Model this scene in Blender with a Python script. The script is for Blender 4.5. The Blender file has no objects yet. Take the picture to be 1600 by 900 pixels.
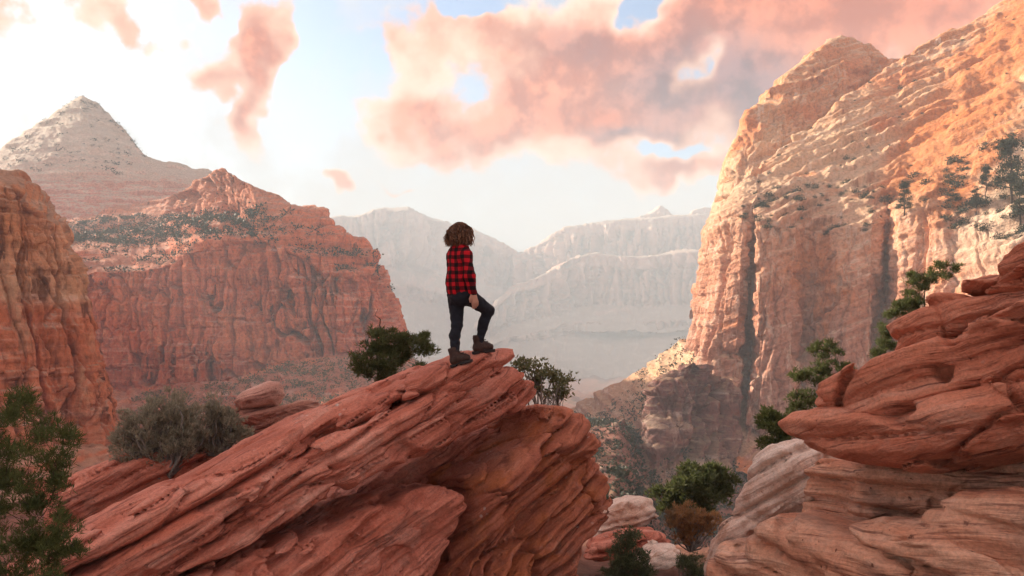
import bpy, math, random
import numpy as np
from mathutils import Vector, Matrix
R = math.radians
SC = bpy.context.scene
COL = SC.collection

# ------------------------------------------------------------------ camera
F, CX, CY = 1244.0, 800.0, 450.0            # photograph is 1600 x 900, 28 mm lens
cam_d = bpy.data.cameras.new('camera'); cam = bpy.data.objects.new('camera', cam_d)
COL.objects.link(cam); SC.camera = cam
cam_d.sensor_width = 36.0; cam_d.lens = 36.0 * F / 1600.0
cam_d.clip_start = 0.05; cam_d.clip_end = 30000
cam.location = (0, 0, 0); cam.rotation_euler = (R(90), 0, 0)

# ------------------------------------------------------------------ light and exposure
SUN_AZ, SUN_EL = R(-50), R(21)               # azimuth from +Y towards +X
SUN_DIR = Vector((math.sin(SUN_AZ) * math.cos(SUN_EL), math.cos(SUN_AZ) * math.cos(SUN_EL), math.sin(SUN_EL)))
sun_d = bpy.data.lights.new('sun', 'SUN'); sun = bpy.data.objects.new('sun', sun_d)
COL.objects.link(sun)
sun_d.energy = 4.5; sun_d.angle = R(0.6); sun_d.color = (1.0, 0.85, 0.66)
sun.rotation_euler = (-SUN_DIR).to_track_quat('-Z', 'Y').to_euler()
sun.location = (-200, 100, 200)
vs = SC.view_settings
vs.view_transform = 'Standard'; vs.look = 'None'; vs.gamma = 1.0; vs.use_curve_mapping = False
vs.exposure = 1.66
SC.cycles.use_denoising = True
SC.cycles.max_bounces = 5; SC.cycles.diffuse_bounces = 3; SC.cycles.volume_bounces = 1
SC.cycles.transparent_max_bounces = 8
SC.cycles.use_adaptive_sampling = True; SC.cycles.adaptive_threshold = 0.03

class NT:
    """small helper to write node trees"""
    def __init__(s, tree): s.t = tree; s.L = tree.links.new
    def n(s, typ, ins=None, **props):
        nd = s.t.nodes.new(typ)
        for k, v in props.items(): setattr(nd, k, v)
        for k, v in (ins or {}).items():
            sk = nd.inputs[k]
            if isinstance(v, bpy.types.NodeSocket): s.L(v, sk)
            else: sk.default_value = v
        return nd
    def m(s, op, a, b=0.0, c=0.0, clamp=False):
        return s.n('ShaderNodeMath', {0: a, 1: b, 2: c}, operation=op, use_clamp=clamp).outputs[0]
    def vm(s, op, a, b=(0, 0, 0)):
        return s.n('ShaderNodeVectorMath', {0: a, 1: b}, operation=op).outputs[0]
    def noise(s, vec, scale, detail=4, rough=0.55, dist=0.0):
        return s.n('ShaderNodeTexNoise', {'Vector': vec, 'Scale': scale, 'Detail': detail, 'Roughness': rough, 'Distortion': dist}).outputs[0]
    def ramp(s, fac, stops, interp='LINEAR'):
        nd = s.n('ShaderNodeValToRGB', {0: fac}); cr = nd.color_ramp; cr.interpolation = interp
        while len(cr.elements) < len(stops): cr.elements.new(0.5)
        for e, (p, c) in zip(cr.elements, stops):
            e.position = p; e.color = (c[0], c[1], c[2], 1) if hasattr(c, '__len__') else (c, c, c, 1)
        return nd.outputs[0]
    def mix(s, fac, a, b, blend='MIX'):
        nd = s.n('ShaderNodeMix', data_type='RGBA', blend_type=blend)
        for k, v in ((0, fac), (6, a), (7, b)):
            if isinstance(v, bpy.types.NodeSocket): s.L(v, nd.inputs[k])
            else: nd.inputs[k].default_value = v if k == 0 else (tuple(v) + (1,))[:4]
        return nd.outputs[2]
    def step(s, x, a, b):
        return s.n('ShaderNodeMapRange', {0: x, 1: a, 2: b, 3: 0.0, 4: 1.0}, interpolation_type='SMOOTHSTEP').outputs[0]

# ------------------------------------------------------------------ sky
def make_world():
    w = bpy.data.worlds.new('World'); SC.world = w; w.use_nodes = True
    t = w.node_tree; t.nodes.clear(); N = NT(t)
    sky = N.n('ShaderNodeTexSky', sky_type='NISHITA', sun_disc=False, sun_elevation=SUN_EL, sun_rotation=SUN_AZ,
              altitude=1200.0, air_density=1.0, dust_density=2.0, ozone_density=1.0)
    d = N.n('ShaderNodeTexCoord').outputs['Generated']
    sep = N.n('ShaderNodeSeparateXYZ', {0: d})
    warp1 = N.n('ShaderNodeTexNoise', {'Vector': d, 'Scale': 5.0, 'Detail': 3.0, 'Roughness': 0.6}).outputs['Color']
    warp2 = N.n('ShaderNodeTexNoise', {'Vector': d, 'Scale': 22.0, 'Detail': 2.0, 'Roughness': 0.6}).outputs['Color']
    wv = N.vm('ADD', N.vm('MULTIPLY', N.vm('SUBTRACT', warp1, (.5, .5, .5)), (.20, .20, .13)),
              N.vm('MULTIPLY', N.vm('SUBTRACT', warp2, (.5, .5, .5)), (.060, .060, .050)))
    dw = N.vm('ADD', d, wv)
    def blob(px, py, rx, ry, src, lo=1.0, hi=0.0):
        v = Vector(((px - CX) / F, 1, (CY - py) / F)).normalized()
        q = N.vm('MULTIPLY', N.vm('SUBTRACT', src, tuple(v)), (F / rx, F / max(rx, ry), F / ry))
        l = N.n('ShaderNodeVectorMath', {0: q}, operation='LENGTH').outputs['Value']
        return N.step(l, lo, hi)
    def total(lst, src, **k):
        acc = None
        for b in lst:
            w_ = b[4] if len(b) > 4 else 1.0
            o = blob(*b[:4], src, **k)
            if w_ != 1.0: o = N.m('MULTIPLY', o, w_)
            acc = o if acc is None else N.m('ADD', acc, o)
        return acc
    # cloud masses (directions on the sky)
    dense = total([(405, 100, 75, 125, 1.1), (400, 200, 50, 55, .6), (690, 50, 190, 110, .8), (650, 195, 130, 75, 1.0), (820, 190, 170, 95, 1.1),
                   (930, 90, 220, 130, 1.1), (1010, 190, 140, 75, 1.0), (1180, 130, 220, 170, 1.0),
                   (1330, 20, 330, 130, 1.2), (1080, 258, 130, 38, 1.1), (1700, -60, 300, 240, 1.0), (500, 298, 40, 17, 1.0),
                   (280, 30, 65, 50, .75), (310, 130, 65, 50, .6), (110, 25, 140, 55, .6), (200, 60, 60, 60, .5), (610, 300, 60, 10, .45)], dw)
    holes = total([(1096, 122, 60, 70, .85), (1042, 230, 80, 30, .80), (575, 80, 75, 60, .66), (735, 0, 60, 30, .8), (480, 30, 50, 70, .7), (1010, 20, 60, 30, .5)], dw)
    fb = N.noise(d, 9.0, 7, 0.62, 0.0)
    fb2 = N.noise(N.vm('ADD', d, (-.020, .004, .022)), 9.0, 5, 0.60, 0.0)       # the same billows a little towards the light
    lit = N.step(N.m('SUBTRACT', fb, fb2), -.07, .09)
    fbig = N.noise(d, 3.2, 2, 0.55, 0.0)
    # elsewhere on the dome the same broken cloud carries on
    yfront = N.step(sep.outputs['Y'], 0.62, 0.80)
    field = N.m('ADD', N.m('MULTIPLY', N.m('SUBTRACT', 1.0, yfront), N.m('MULTIPLY', N.step(fbig, .42, .62), 0.62)), N.m('SUBTRACT', dense, holes))
    dn = N.m('ADD', field, N.m('MULTIPLY', N.m('SUBTRACT', fb, 0.5), 1.7))
    cover = N.step(dn, 0.18, 0.44)
    thick = N.step(dn, 0.30, 0.95)
    # veil of thin bright cloud, cream to white
    veil = N.step(N.m('ADD', N.m('ADD', N.m('MAXIMUM', N.m('MULTIPLY', N.m('SUBTRACT', 0.34, sep.outputs['Z']), 3.4), 0.42), N.m('MULTIPLY', N.m('SUBTRACT', fb, .5), 1.8)),
                      N.m('MULTIPLY', holes, -1.6)), 0.0, 0.85)
    c_thin = N.mix(lit, (0.88, 0.46, 0.31), (1.0, 0.68, 0.51))
    c_thick = N.mix(lit, (0.48, 0.10, 0.05), (0.90, 0.28, 0.14))
    ccol = N.mix(thick, c_thin, c_thick)
    mauve = N.m('MULTIPLY', total([(1060, 140, 190, 120), (1200, 190, 150, 120), (1010, 205, 100, 30), (890, 50, 130, 60, .6)], dw), 0.95, clamp=True)
    ccol = N.mix(N.m('MULTIPLY', mauve, N.m('ADD', .35, N.m('MULTIPLY', thick, .65))), ccol, N.mix(lit, (0.12, 0.055, 0.085), (0.31, 0.14, 0.155)))
    deep = N.m('MULTIPLY', total([(1370, 0, 330, 100), (910, 178, 110, 42, .8), (780, 228, 90, 30, .7), (960, 188, 70, 28, .6)], dw), 0.9, clamp=True)
    ccol = N.mix(N.m('MULTIPLY', deep, thick), ccol, N.mix(lit, (0.42, 0.065, 0.02), (0.70, 0.14, 0.05)))
    skyb = N.n('ShaderNodeBackground', {0: sky.outputs[0], 1: 0.065})
    veilb = N.n('ShaderNodeBackground', {0: (1.0, 0.98, 0.95, 1), 1: 0.29})
    cloudb = N.n('ShaderNodeBackground', {0: ccol, 1: 0.46})
    m1 = N.n('ShaderNodeMixShader', {0: N.m('MULTIPLY', veil, 0.88), 1: skyb.outputs[0], 2: veilb.outputs[0]})
    m2 = N.n('ShaderNodeMixShader', {0: cover, 1: m1.outputs[0], 2: cloudb.outputs[0]})
    out = N.n('ShaderNodeOutputWorld'); N.L(m2.outputs[0], out.inputs[0])
    w.cycles.sampling_method = 'MANUAL'; w.cycles.sample_map_resolution = 512
make_world()

# ------------------------------------------------------------------ helpers: pixels, noise, lofts, implicit rock
def px3(px, py, Y):
    return ((px - CX) / F * Y, Y, (CY - py) / F * Y)

_rng = np.random.RandomState(11)
_PERM = np.tile(_rng.permutation(256), 3).astype(np.int32)
_G = _rng.normal(size=(256, 3)).astype(np.float32); _G /= np.linalg.norm(_G, axis=1)[:, None]
_RV = _rng.rand(256).astype(np.float32)

from concurrent.futures import ThreadPoolExecutor
_POOL = ThreadPoolExecutor(4)

def pn(x, y, z=0.0, seed=0):
    """gradient noise, about -1..1, worked in threads when large"""
    x = np.asarray(x, np.float32)
    if x.size < 60000: return _pn(x, y, z, seed)
    sh = x.shape; x = x.ravel()
    y = np.broadcast_to(np.asarray(y, np.float32), sh).ravel(); z = np.broadcast_to(np.asarray(z, np.float32), sh).ravel()
    k = max(4, x.size // 60000); c = np.linspace(0, x.size, k + 1).astype(int)
    r = _POOL.map(lambda i: _pn(x[c[i]:c[i + 1]], y[c[i]:c[i + 1]], z[c[i]:c[i + 1]], seed), range(k))
    return np.concatenate(list(r)).reshape(sh)

def _pn(x, y, z, seed):
    x = np.asarray(x, np.float32) + np.float32(seed * 17.31)
    y = np.broadcast_to(np.asarray(y, np.float32), x.shape) + np.float32(seed * 7.77)
    z = np.broadcast_to(np.asarray(z, np.float32), x.shape) + np.float32(seed * 3.13)
    xf, yf, zf = np.floor(x), np.floor(y), np.floor(z)
    ix, iy, iz = xf.astype(np.int32) & 255, yf.astype(np.int32) & 255, zf.astype(np.int32) & 255
    x = x - xf; y = y - yf; z = z - zf
    u = x * x * x * (x * (x * 6 - 15) + 10); v = y * y * y * (y * (y * 6 - 15) + 10); w = z * z * z * (z * (z * 6 - 15) + 10)
    def g(a, b, c):
        h = _PERM[_PERM[_PERM[ix + a] + iy + b] + iz + c] & 255
        G = _G[h]
        return G[..., 0] * (x - a) + G[..., 1] * (y - b) + G[..., 2] * (z - c)
    n00 = g(0, 0, 0); n00 += u * (g(1, 0, 0) - n00)
    n10 = g(0, 1, 0); n10 += u * (g(1, 1, 0) - n10)
    n00 += v * (n10 - n00)
    n01 = g(0, 0, 1); n01 += u * (g(1, 0, 1) - n01)
    n11 = g(0, 1, 1); n11 += u * (g(1, 1, 1) - n11)
    n01 += v * (n11 - n01)
    return (n00 + w * (n01 - n00)) * 1.5

def fbm(x, y, z=0.0, octs=4, seed=0, gain=0.5):
    a, f, s = 1.0, 1.0, 0.0
    for i in range(octs):
        s = s + a * pn(np.asarray(x) * f, np.asarray(y) * f, np.asarray(z) * f, seed + i)
        a *= gain; f *= 2.03
    return s

def vor2(x, y, seed=0):
    """2-D cells: random value per cell and distance to the nearest joint"""
    x = np.asarray(x, np.float32); y = np.asarray(y, np.float32)
    ix, iy = np.floor(x).astype(np.int32), np.floor(y).astype(np.int32)
    f1 = np.full(x.shape, 9, np.float32); f2 = f1.copy(); val = np.zeros(x.shape, np.float32)
    for dx in (-1, 0, 1):
        for dy in (-1, 0, 1):
            a, b = (ix + dx) & 255, (iy + dy) & 255
            h = _PERM[_PERM[(a + seed * 13) & 255] + b] & 255
            cx = ix + dx + 0.12 + 0.76 * _RV[h]; cy = iy + dy + 0.12 + 0.76 * _RV[(h * 7 + 31) & 255]
            d = np.maximum(np.abs(x - cx), np.abs(y - cy)) * 0.6 + np.hypot(x - cx, y - cy) * 0.4
            new = d < f1
            f2 = np.where(new, f1, np.minimum(f2, d)); f1 = np.where(new, d, f1)
            val = np.where(new, _RV[(h * 3 + 101) & 255], val)
    return val, f2 - f1

def sst(x, a, b):
    t = np.clip((x - a) / (b - a), 0, 1); return t * t * (3 - 2 * t)

def finish(name, me, mat, parent=None, loc=None, smooth=True, **props):
    o = bpy.data.objects.new(name, me); COL.objects.link(o)
    if mat is not None: me.materials.append(mat)
    if smooth and len(me.polygons): me.polygons.foreach_set('use_smooth', [True] * len(me.polygons))
    if parent is not None: o.parent = parent
    if loc is not None: o.location = loc
    for k, v in props.items(): o[k] = v
    return o

def mesh_np(name, verts, faces):
    """fast mesh from numpy; faces is an (n, 3 or 4) array"""
    me = bpy.data.meshes.new(name)
    verts = np.asarray(verts, np.float32); faces = np.asarray(faces, np.int32)
    k = faces.shape[1]
    me.vertices.add(len(verts)); me.vertices.foreach_set('co', verts.ravel())
    me.loops.add(faces.size); me.loops.foreach_set('vertex_index', faces.ravel())
    me.polygons.add(len(faces))
    me.polygons.foreach_set('loop_start', np.arange(0, faces.size, k, dtype=np.int32))
    me.polygons.foreach_set('loop_total', np.full(len(faces), k, np.int32))
    me.update(calc_edges=True); me.validate()
    return me

def grid_faces(nv, nu):
    i = np.arange(nv * nu).reshape(nv, nu)
    return np.stack([i[:-1, :-1], i[1:, :-1], i[1:, 1:], i[:-1, 1:]], -1).reshape(-1, 4)

def blur(G, k, axis):
    if k <= 0: return G
    pad = [(0, 0)] * G.ndim; pad[axis] = (k, k)
    P = np.pad(G, pad, mode='edge'); c = np.cumsum(P, axis=axis)
    z = np.zeros_like(np.take(c, [0], axis)); c = np.concatenate([z, c], axis)
    n = G.shape[axis]
    return (np.take(c, np.arange(2 * k + 1, 2 * k + 1 + n), axis) - np.take(c, np.arange(n), axis)) / (2 * k + 1)

def loft(cols, nu, nv, bu=4, bv=3, wu=None, wv=None, yk=1.0):
    """cols: list (left to right) of lists (top to bottom) of (px, py, Y). Returns a grid of world points and row parameter."""
    C = np.array([[px3(p[0], p[1], p[2] * yk) for p in c] for c in cols], np.float64)           # (c, r, 3)
    PX = np.array([[p[:2] for p in c] for c in cols], np.float64)
    du = np.hypot(*np.moveaxis(np.diff(PX, axis=0), -1, 0)).mean(1) + 6
    dv = np.hypot(*np.moveaxis(np.diff(PX, axis=1), -1, 0)).mean(0) + 6
    if wu is not None: du = du * np.array(wu)
    if wv is not None: dv = dv * np.array(wv)
    cu = np.concatenate([[0], np.cumsum(du)]) / du.sum(); cv = np.concatenate([[0], np.cumsum(dv)]) / dv.sum()
    tu, tv = np.linspace(0, 1, nu), np.linspace(0, 1, nv)
    A = np.empty((nu, C.shape[1], 3))
    for r in range(C.shape[1]):
        for k in range(3): A[:, r, k] = np.interp(tu, cu, C[:, r, k])
    G = np.empty((nv, nu, 3))
    for k in range(3):
        for u in range(nu): G[:, u, k] = np.interp(tv, cv, A[u, :, k])
    G = blur(blur(G, bu, 1), bu, 1); G = blur(blur(G, bv, 0), bv, 0)
    row = np.interp(tv, cv, np.arange(C.shape[1])); colp = np.interp(tu, cu, np.arange(C.shape[0]))
    return G, row, colp

def grid_normals(G):
    du = np.gradient(G, axis=1); dv = np.gradient(G, axis=0)
    n = np.cross(dv, du); l = np.linalg.norm(n, axis=-1, keepdims=True)
    return n / np.maximum(l, 1e-9)

def arc_s(G):
    d = np.linalg.norm(np.diff(G[..., :2], axis=1), axis=-1)
    m = np.median(d, axis=0)
    return np.concatenate([[0], np.cumsum(m)])[None, :] + np.zeros(G.shape[:2])

def cliff_disp(G, S, seed, wall=1.0, slope=1.0, tilt=(0.0, 0.0), cellw=9., cellh=34., strata=3.2, crack=1.0, flute=1.0, u=1.0):
    """fluted, jointed, bedded sandstone. S scales amplitudes (metres)."""
    n = grid_normals(G); s = arc_s(G) / u; z = G[..., 2] / u; x, y = G[..., 0] / u, G[..., 1] / u; S = S * u
    steep = 1 - sst(np.abs(n[..., 2]), 0.35, 0.75)
    bed = z + tilt[0] * x + tilt[1] * y
    w1 = fbm(s / 30, z / 60, 0, 3, seed); w2 = fbm(s / 9, z / 14, 0, 3, seed + 5)
    rib = pn(s / 26 + w1 * .25, z / 150, 0, seed + 9)
    rib2 = pn(s / 10 + w1 * .35, z / 60, 0, seed + 12)
    crk = sst(np.abs(rib2 + .25 * w2), 0.10, 0.0) + .8 * sst(np.abs(rib), 0.09, 0.0)
    val, ed = vor2(s / cellw + .35 * w2, z / cellh + .3 * w1, seed)
    val2, ed2 = vor2(s / (cellw * .38) + .3 * w2, z / (cellh * .3) + .2 * w1, seed + 3)
    val3, ed3 = vor2(s / (cellw * .17) + .25 * w2, z / (cellh * .11), seed + 7)
    joint = sst(ed, 0.07, 0.0); joint2 = sst(ed2, 0.10, 0.0)
    d_wall = flute * (3.2 * (np.abs(rib) - .3) + 1.4 * (np.abs(rib2) - .3)) - 2.4 * crack * crk + 2.8 * (val - .5) + 1.3 * (val2 - .5) + .55 * (val3 - .5) - 1.0 * joint * crack - .45 * joint2 * crack
    b1 = pn(bed / strata, s / 55, 0, seed + 20); b2 = pn(bed / (strata * .36), s / 30, 0, seed + 21)
    ledge = sst(b1, -.15, .15)
    d_str = .9 * (ledge - .5) + .55 * b1 + .35 * b2
    fine = fbm(x / 4, y / 4, z / 4, 4, seed + 30, .55)
    d = S * (wall * steep * (d_wall + .4 * d_str + .25 * fine) + slope * (1 - steep) * (1.3 * d_str * (.25 + 1.2 * sst(w2 + w1, -.5, .6)) + .40 * fine + .35 * w1 + .18 * w2))
    nn = n.copy(); nn[..., 2] *= np.where(steep > .5, .35, 1.0)
    nn /= np.maximum(np.linalg.norm(nn, axis=-1, keepdims=True), 1e-9)
    return G + nn * d[..., None]

# ---- implicit rock
def surface_nets(Fv, org, h):
    ins = Fv < 0
    c = np.zeros(tuple(np.array(Fv.shape) - 1), np.uint8)
    for a in (0, 1):
        for b in (0, 1):
            for e in (0, 1):
                c += ins[a:Fv.shape[0] - 1 + a, b:Fv.shape[1] - 1 + b, e:Fv.shape[2] - 1 + e]
    act = (c > 0) & (c < 8)
    I = np.argwhere(act); idx = np.full(c.shape, -1, np.int32); idx[act] = np.arange(len(I))
    acc = np.zeros((len(I), 3), np.float32); cnt = np.zeros(len(I), np.float32)
    for ax in range(3):
        o = [k for k in range(3) if k != ax]
        for a in (0, 1):
            for b in (0, 1):
                p0 = I.copy(); p0[:, o[0]] += a; p0[:, o[1]] += b; p1 = p0.copy(); p1[:, ax] += 1
                f0 = Fv[p0[:, 0], p0[:, 1], p0[:, 2]]; f1 = Fv[p1[:, 0], p1[:, 1], p1[:, 2]]
                cr = (f0 < 0) != (f1 < 0)
                t = np.where(cr, f0 / np.where(cr, f0 - f1, 1), 0)
                q = (p0 - I).astype(np.float32); q[:, ax] += t
                acc += q * cr[:, None]; cnt += cr
    V = (I + acc / np.maximum(cnt, 1)[:, None]) * h + np.asarray(org, np.float32)
    Q = []
    for ax in range(3):
        o1, o2 = (ax + 1) % 3, (ax + 2) % 3
        sl0 = [slice(None)] * 3; sl1 = [slice(None)] * 3; sl0[ax] = slice(0, -1); sl1[ax] = slice(1, None)
        ch = ins[tuple(sl0)] != ins[tuple(sl1)]
        E = np.argwhere(ch)
        ok = (E[:, o1] > 0) & (E[:, o2] > 0) & (E[:, o1] < Fv.shape[o1] - 1) & (E[:, o2] < Fv.shape[o2] - 1)
        E = E[ok]
        def cell(a, b):
            k = E.copy(); k[:, o1] -= a; k[:, o2] -= b
            return idx[k[:, 0], k[:, 1], k[:, 2]]
        q = np.stack([cell(1, 1), cell(0, 1), cell(0, 0), cell(1, 0)], 1)
        inside0 = ins[E[:, 0], E[:, 1], E[:, 2]]
        q[~inside0] = q[~inside0][:, ::-1]
        Q.append(q)
    return V, np.concatenate(Q)

def implicit(base, full, lo, hi, h, amp):
    """base(P) coarse distance, full(P) detailed distance, sampled only in a band round the surface"""
    lo = np.array(lo, float); hi = np.array(hi, float); k = 4
    nc = np.ceil((hi - lo) / (h * k)).astype(int) + 1
    ax = [lo[i] + (np.arange(nc[i]) + .5 - .5 / k) * h * k for i in range(3)]
    P = np.stack(np.meshgrid(*ax, indexing='ij'), -1).reshape(-1, 3).astype(np.float32)
    Fc = base(P).astype(np.float32)
    cb = np.abs(Fc) < amp + h * k
    Fc[cb] = full(P[cb]); Fc = Fc.reshape(nc)
    Ff = np.repeat(np.repeat(np.repeat(Fc, k, 0), k, 1), k, 2)
    band = np.abs(Ff) < h * k * 1.25 + .02
    I = np.argwhere(band)
    Pf = (I * h + lo).astype(np.float32)
    out = np.empty(len(Pf), np.float32)
    for a in range(0, len(Pf), 400000): out[a:a + 400000] = full(Pf[a:a + 400000])
    Ff[band] = out
    Ff[[0, -1]] = np.maximum(Ff[[0, -1]], h); Ff[:, [0, -1]] = np.maximum(Ff[:, [0, -1]], h); Ff[:, :, [0, -1]] = np.maximum(Ff[:, :, [0, -1]], h)
    return surface_nets(Ff, lo, h)

def sd_poly(s, z, poly):
    poly = np.asarray(poly, np.float32); d = np.full(s.shape, 1e9, np.float32); inside = np.zeros(s.shape, bool)
    for i in range(len(poly)):
        a, b = poly[i - 1], poly[i]
        ex, ey = b - a; wx, wy = s - a[0], z - a[1]
        t = np.clip((wx * ex + wy * ey) / max(ex * ex + ey * ey, 1e-9), 0, 1)
        d = np.minimum(d, (wx - ex * t) ** 2 + (wy - ey * t) ** 2)
        c = (a[1] > z) != (b[1] > z)
        inside ^= c & (s < (b[0] - a[0]) * (z - a[1]) / ((b[1] - a[1]) if b[1] != a[1] else 1e-9) + a[0])
    d = np.sqrt(d)
    return np.where(inside, -d, d)
# ------------------------------------------------------------------ materials
def new_mat(name):
    m = bpy.data.materials.new(name); m.use_nodes = True; t = m.node_tree; t.nodes.clear()
    return m, NT(t)

def out_bsdf(N, col, rough=0.9, bump=None, bstr=0.5, bdist=0.05, spec=0.2, **ex):
    ins = {'Base Color': col, 'Roughness': rough, 'Specular IOR Level': spec}; ins.update(ex)
    b = N.n('ShaderNodeBsdfPrincipled', ins)
    if bump is not None:
        bn = N.n('ShaderNodeBump', {'Height': bump, 'Strength': bstr, 'Distance': bdist}); N.L(bn.outputs[0], b.inputs['Normal'])
    o = N.n('ShaderNodeOutputMaterial'); N.L(b.outputs[0], o.inputs[0])
    return b

def cliff_mat(name, bands, zr, varnish=(0.10, 0.045, 0.035), vstr=0.6, ledge=(0.42, 0.30, 0.22), bed=1.0, tilt=(0, 0), pale=None, streak=0.5, bump=1.0, u=.7, band=False, bedtilt=(0, 0), patch=.0, pcol=(.60, .22, .09)):
    """bands: colour stops over height zr; bedding bands, varnish streaks running down, dusty ledges"""
    m, N = new_mat(name)
    P = N.n('ShaderNodeNewGeometry'); pos = N.vm('MULTIPLY', P.outputs['Position'], (1 / u, 1 / u, 1 / u)); zr = (zr[0] / u, zr[1] / u)
    sep = N.n('ShaderNodeSeparateXYZ', {0: pos}); nz = N.n('ShaderNodeSeparateXYZ', {0: P.outputs['Normal']}).outputs['Z']
    big = N.noise(pos, 0.02, 4); mid = N.noise(pos, 0.09, 5, .6)
    zz = N.m('ADD', sep.outputs['Z'], N.m('ADD', N.m('MULTIPLY', sep.outputs['X'], tilt[0]), N.m('MULTIPLY', sep.outputs['Y'], tilt[1])))
    zw = N.m('ADD', zz, N.m('ADD', N.m('MULTIPLY', N.m('SUBTRACT', big, .5), (zr[1] - zr[0]) * .22), N.m('MULTIPLY', N.m('SUBTRACT', mid, .5), (zr[1] - zr[0]) * .10)))
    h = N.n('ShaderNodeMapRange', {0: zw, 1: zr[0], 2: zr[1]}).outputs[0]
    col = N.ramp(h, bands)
    steep = N.step(nz, .72, .38)
    hv = N.n('ShaderNodeCombineXYZ', {0: N.m('MULTIPLY', sep.outputs['X'], .035), 1: N.m('MULTIPLY', sep.outputs['Y'], .035), 2: N.m('MULTIPLY', N.m('ADD', zz, N.m('ADD', N.m('MULTIPLY', sep.outputs['X'], bedtilt[0]), N.m('MULTIPLY', sep.outputs['Y'], bedtilt[1]))), .42 * bed)}).outputs[0]
    strata = N.noise(hv, 1.0, 6, .62, .4)
    col = N.mix(N.m('MULTIPLY', N.step(strata, .50, .68), N.m('SUBTRACT', .75, N.m('MULTIPLY', steep, .45))), col, N.mix(.5, col, (1.0, .84, .70)))
    col = N.mix(N.m('MULTIPLY', N.step(strata, .47, .33), .5), col, N.mix(.6, col, (.18, .05, .03)))
    vv = N.vm('MULTIPLY', pos, (.30, .30, .022))
    st = N.noise(vv, 1.0, 5, .6, .3)
    stm = N.m('MULTIPLY', N.step(st, .50, .66), N.step(N.noise(pos, .035, 3), .40, .60))
    col = N.mix(N.m('MULTIPLY', N.m('MULTIPLY', stm, steep), vstr), col, varnish)
    lt = N.m('MULTIPLY', N.m('MULTIPLY', N.step(st, .46, .32), steep), streak)
    col = N.mix(lt, col, pale or (.62, .38, .27))
    col = N.mix(N.m('MULTIPLY', N.step(nz, .55, .85), .6), col, ledge)
    col = N.mix(N.m('MULTIPLY', N.step(N.noise(pos, .028, 4, .6), .53, .63), patch), col, pcol)
    if band:                                   # iron-stained diagonal band with paler rock beneath it
        w = N.m('ADD', N.m('SUBTRACT', sep.outputs['Z'], N.m('MULTIPLY', sep.outputs['X'], .95)), N.m('ADD', 95.0, N.m('MULTIPLY', N.m('SUBTRACT', mid, .5), 9.0)))
        bx = N.step(sep.outputs['X'], 118, 134)
        col = N.mix(N.m('MULTIPLY', N.m('MULTIPLY', N.step(w, -9, -5), N.step(w, 14, 7)), N.m('MULTIPLY', bx, .8)), col, (.56, .19, .06))
        col = N.mix(N.m('MULTIPLY', N.m('MULTIPLY', N.step(w, -9, -12), N.step(w, -40, -30)), N.m('MULTIPLY', bx, .6)), col, (.62, .50, .38))
    fine = N.noise(pos, .8, 6, .65)
    col = N.mix(1.0, col, N.ramp(fine, [(.25, .50), (.5, 1.0), (.8, 1.28)]), 'MULTIPLY')
    bh = N.m('ADD', N.m('MULTIPLY', strata, .5), N.m('ADD', N.m('MULTIPLY', fine, .7), N.m('MULTIPLY', st, .25)))
    out_bsdf(N, col, .92, bh, .55 * bump, 2.2, .1)
    return m

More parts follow.
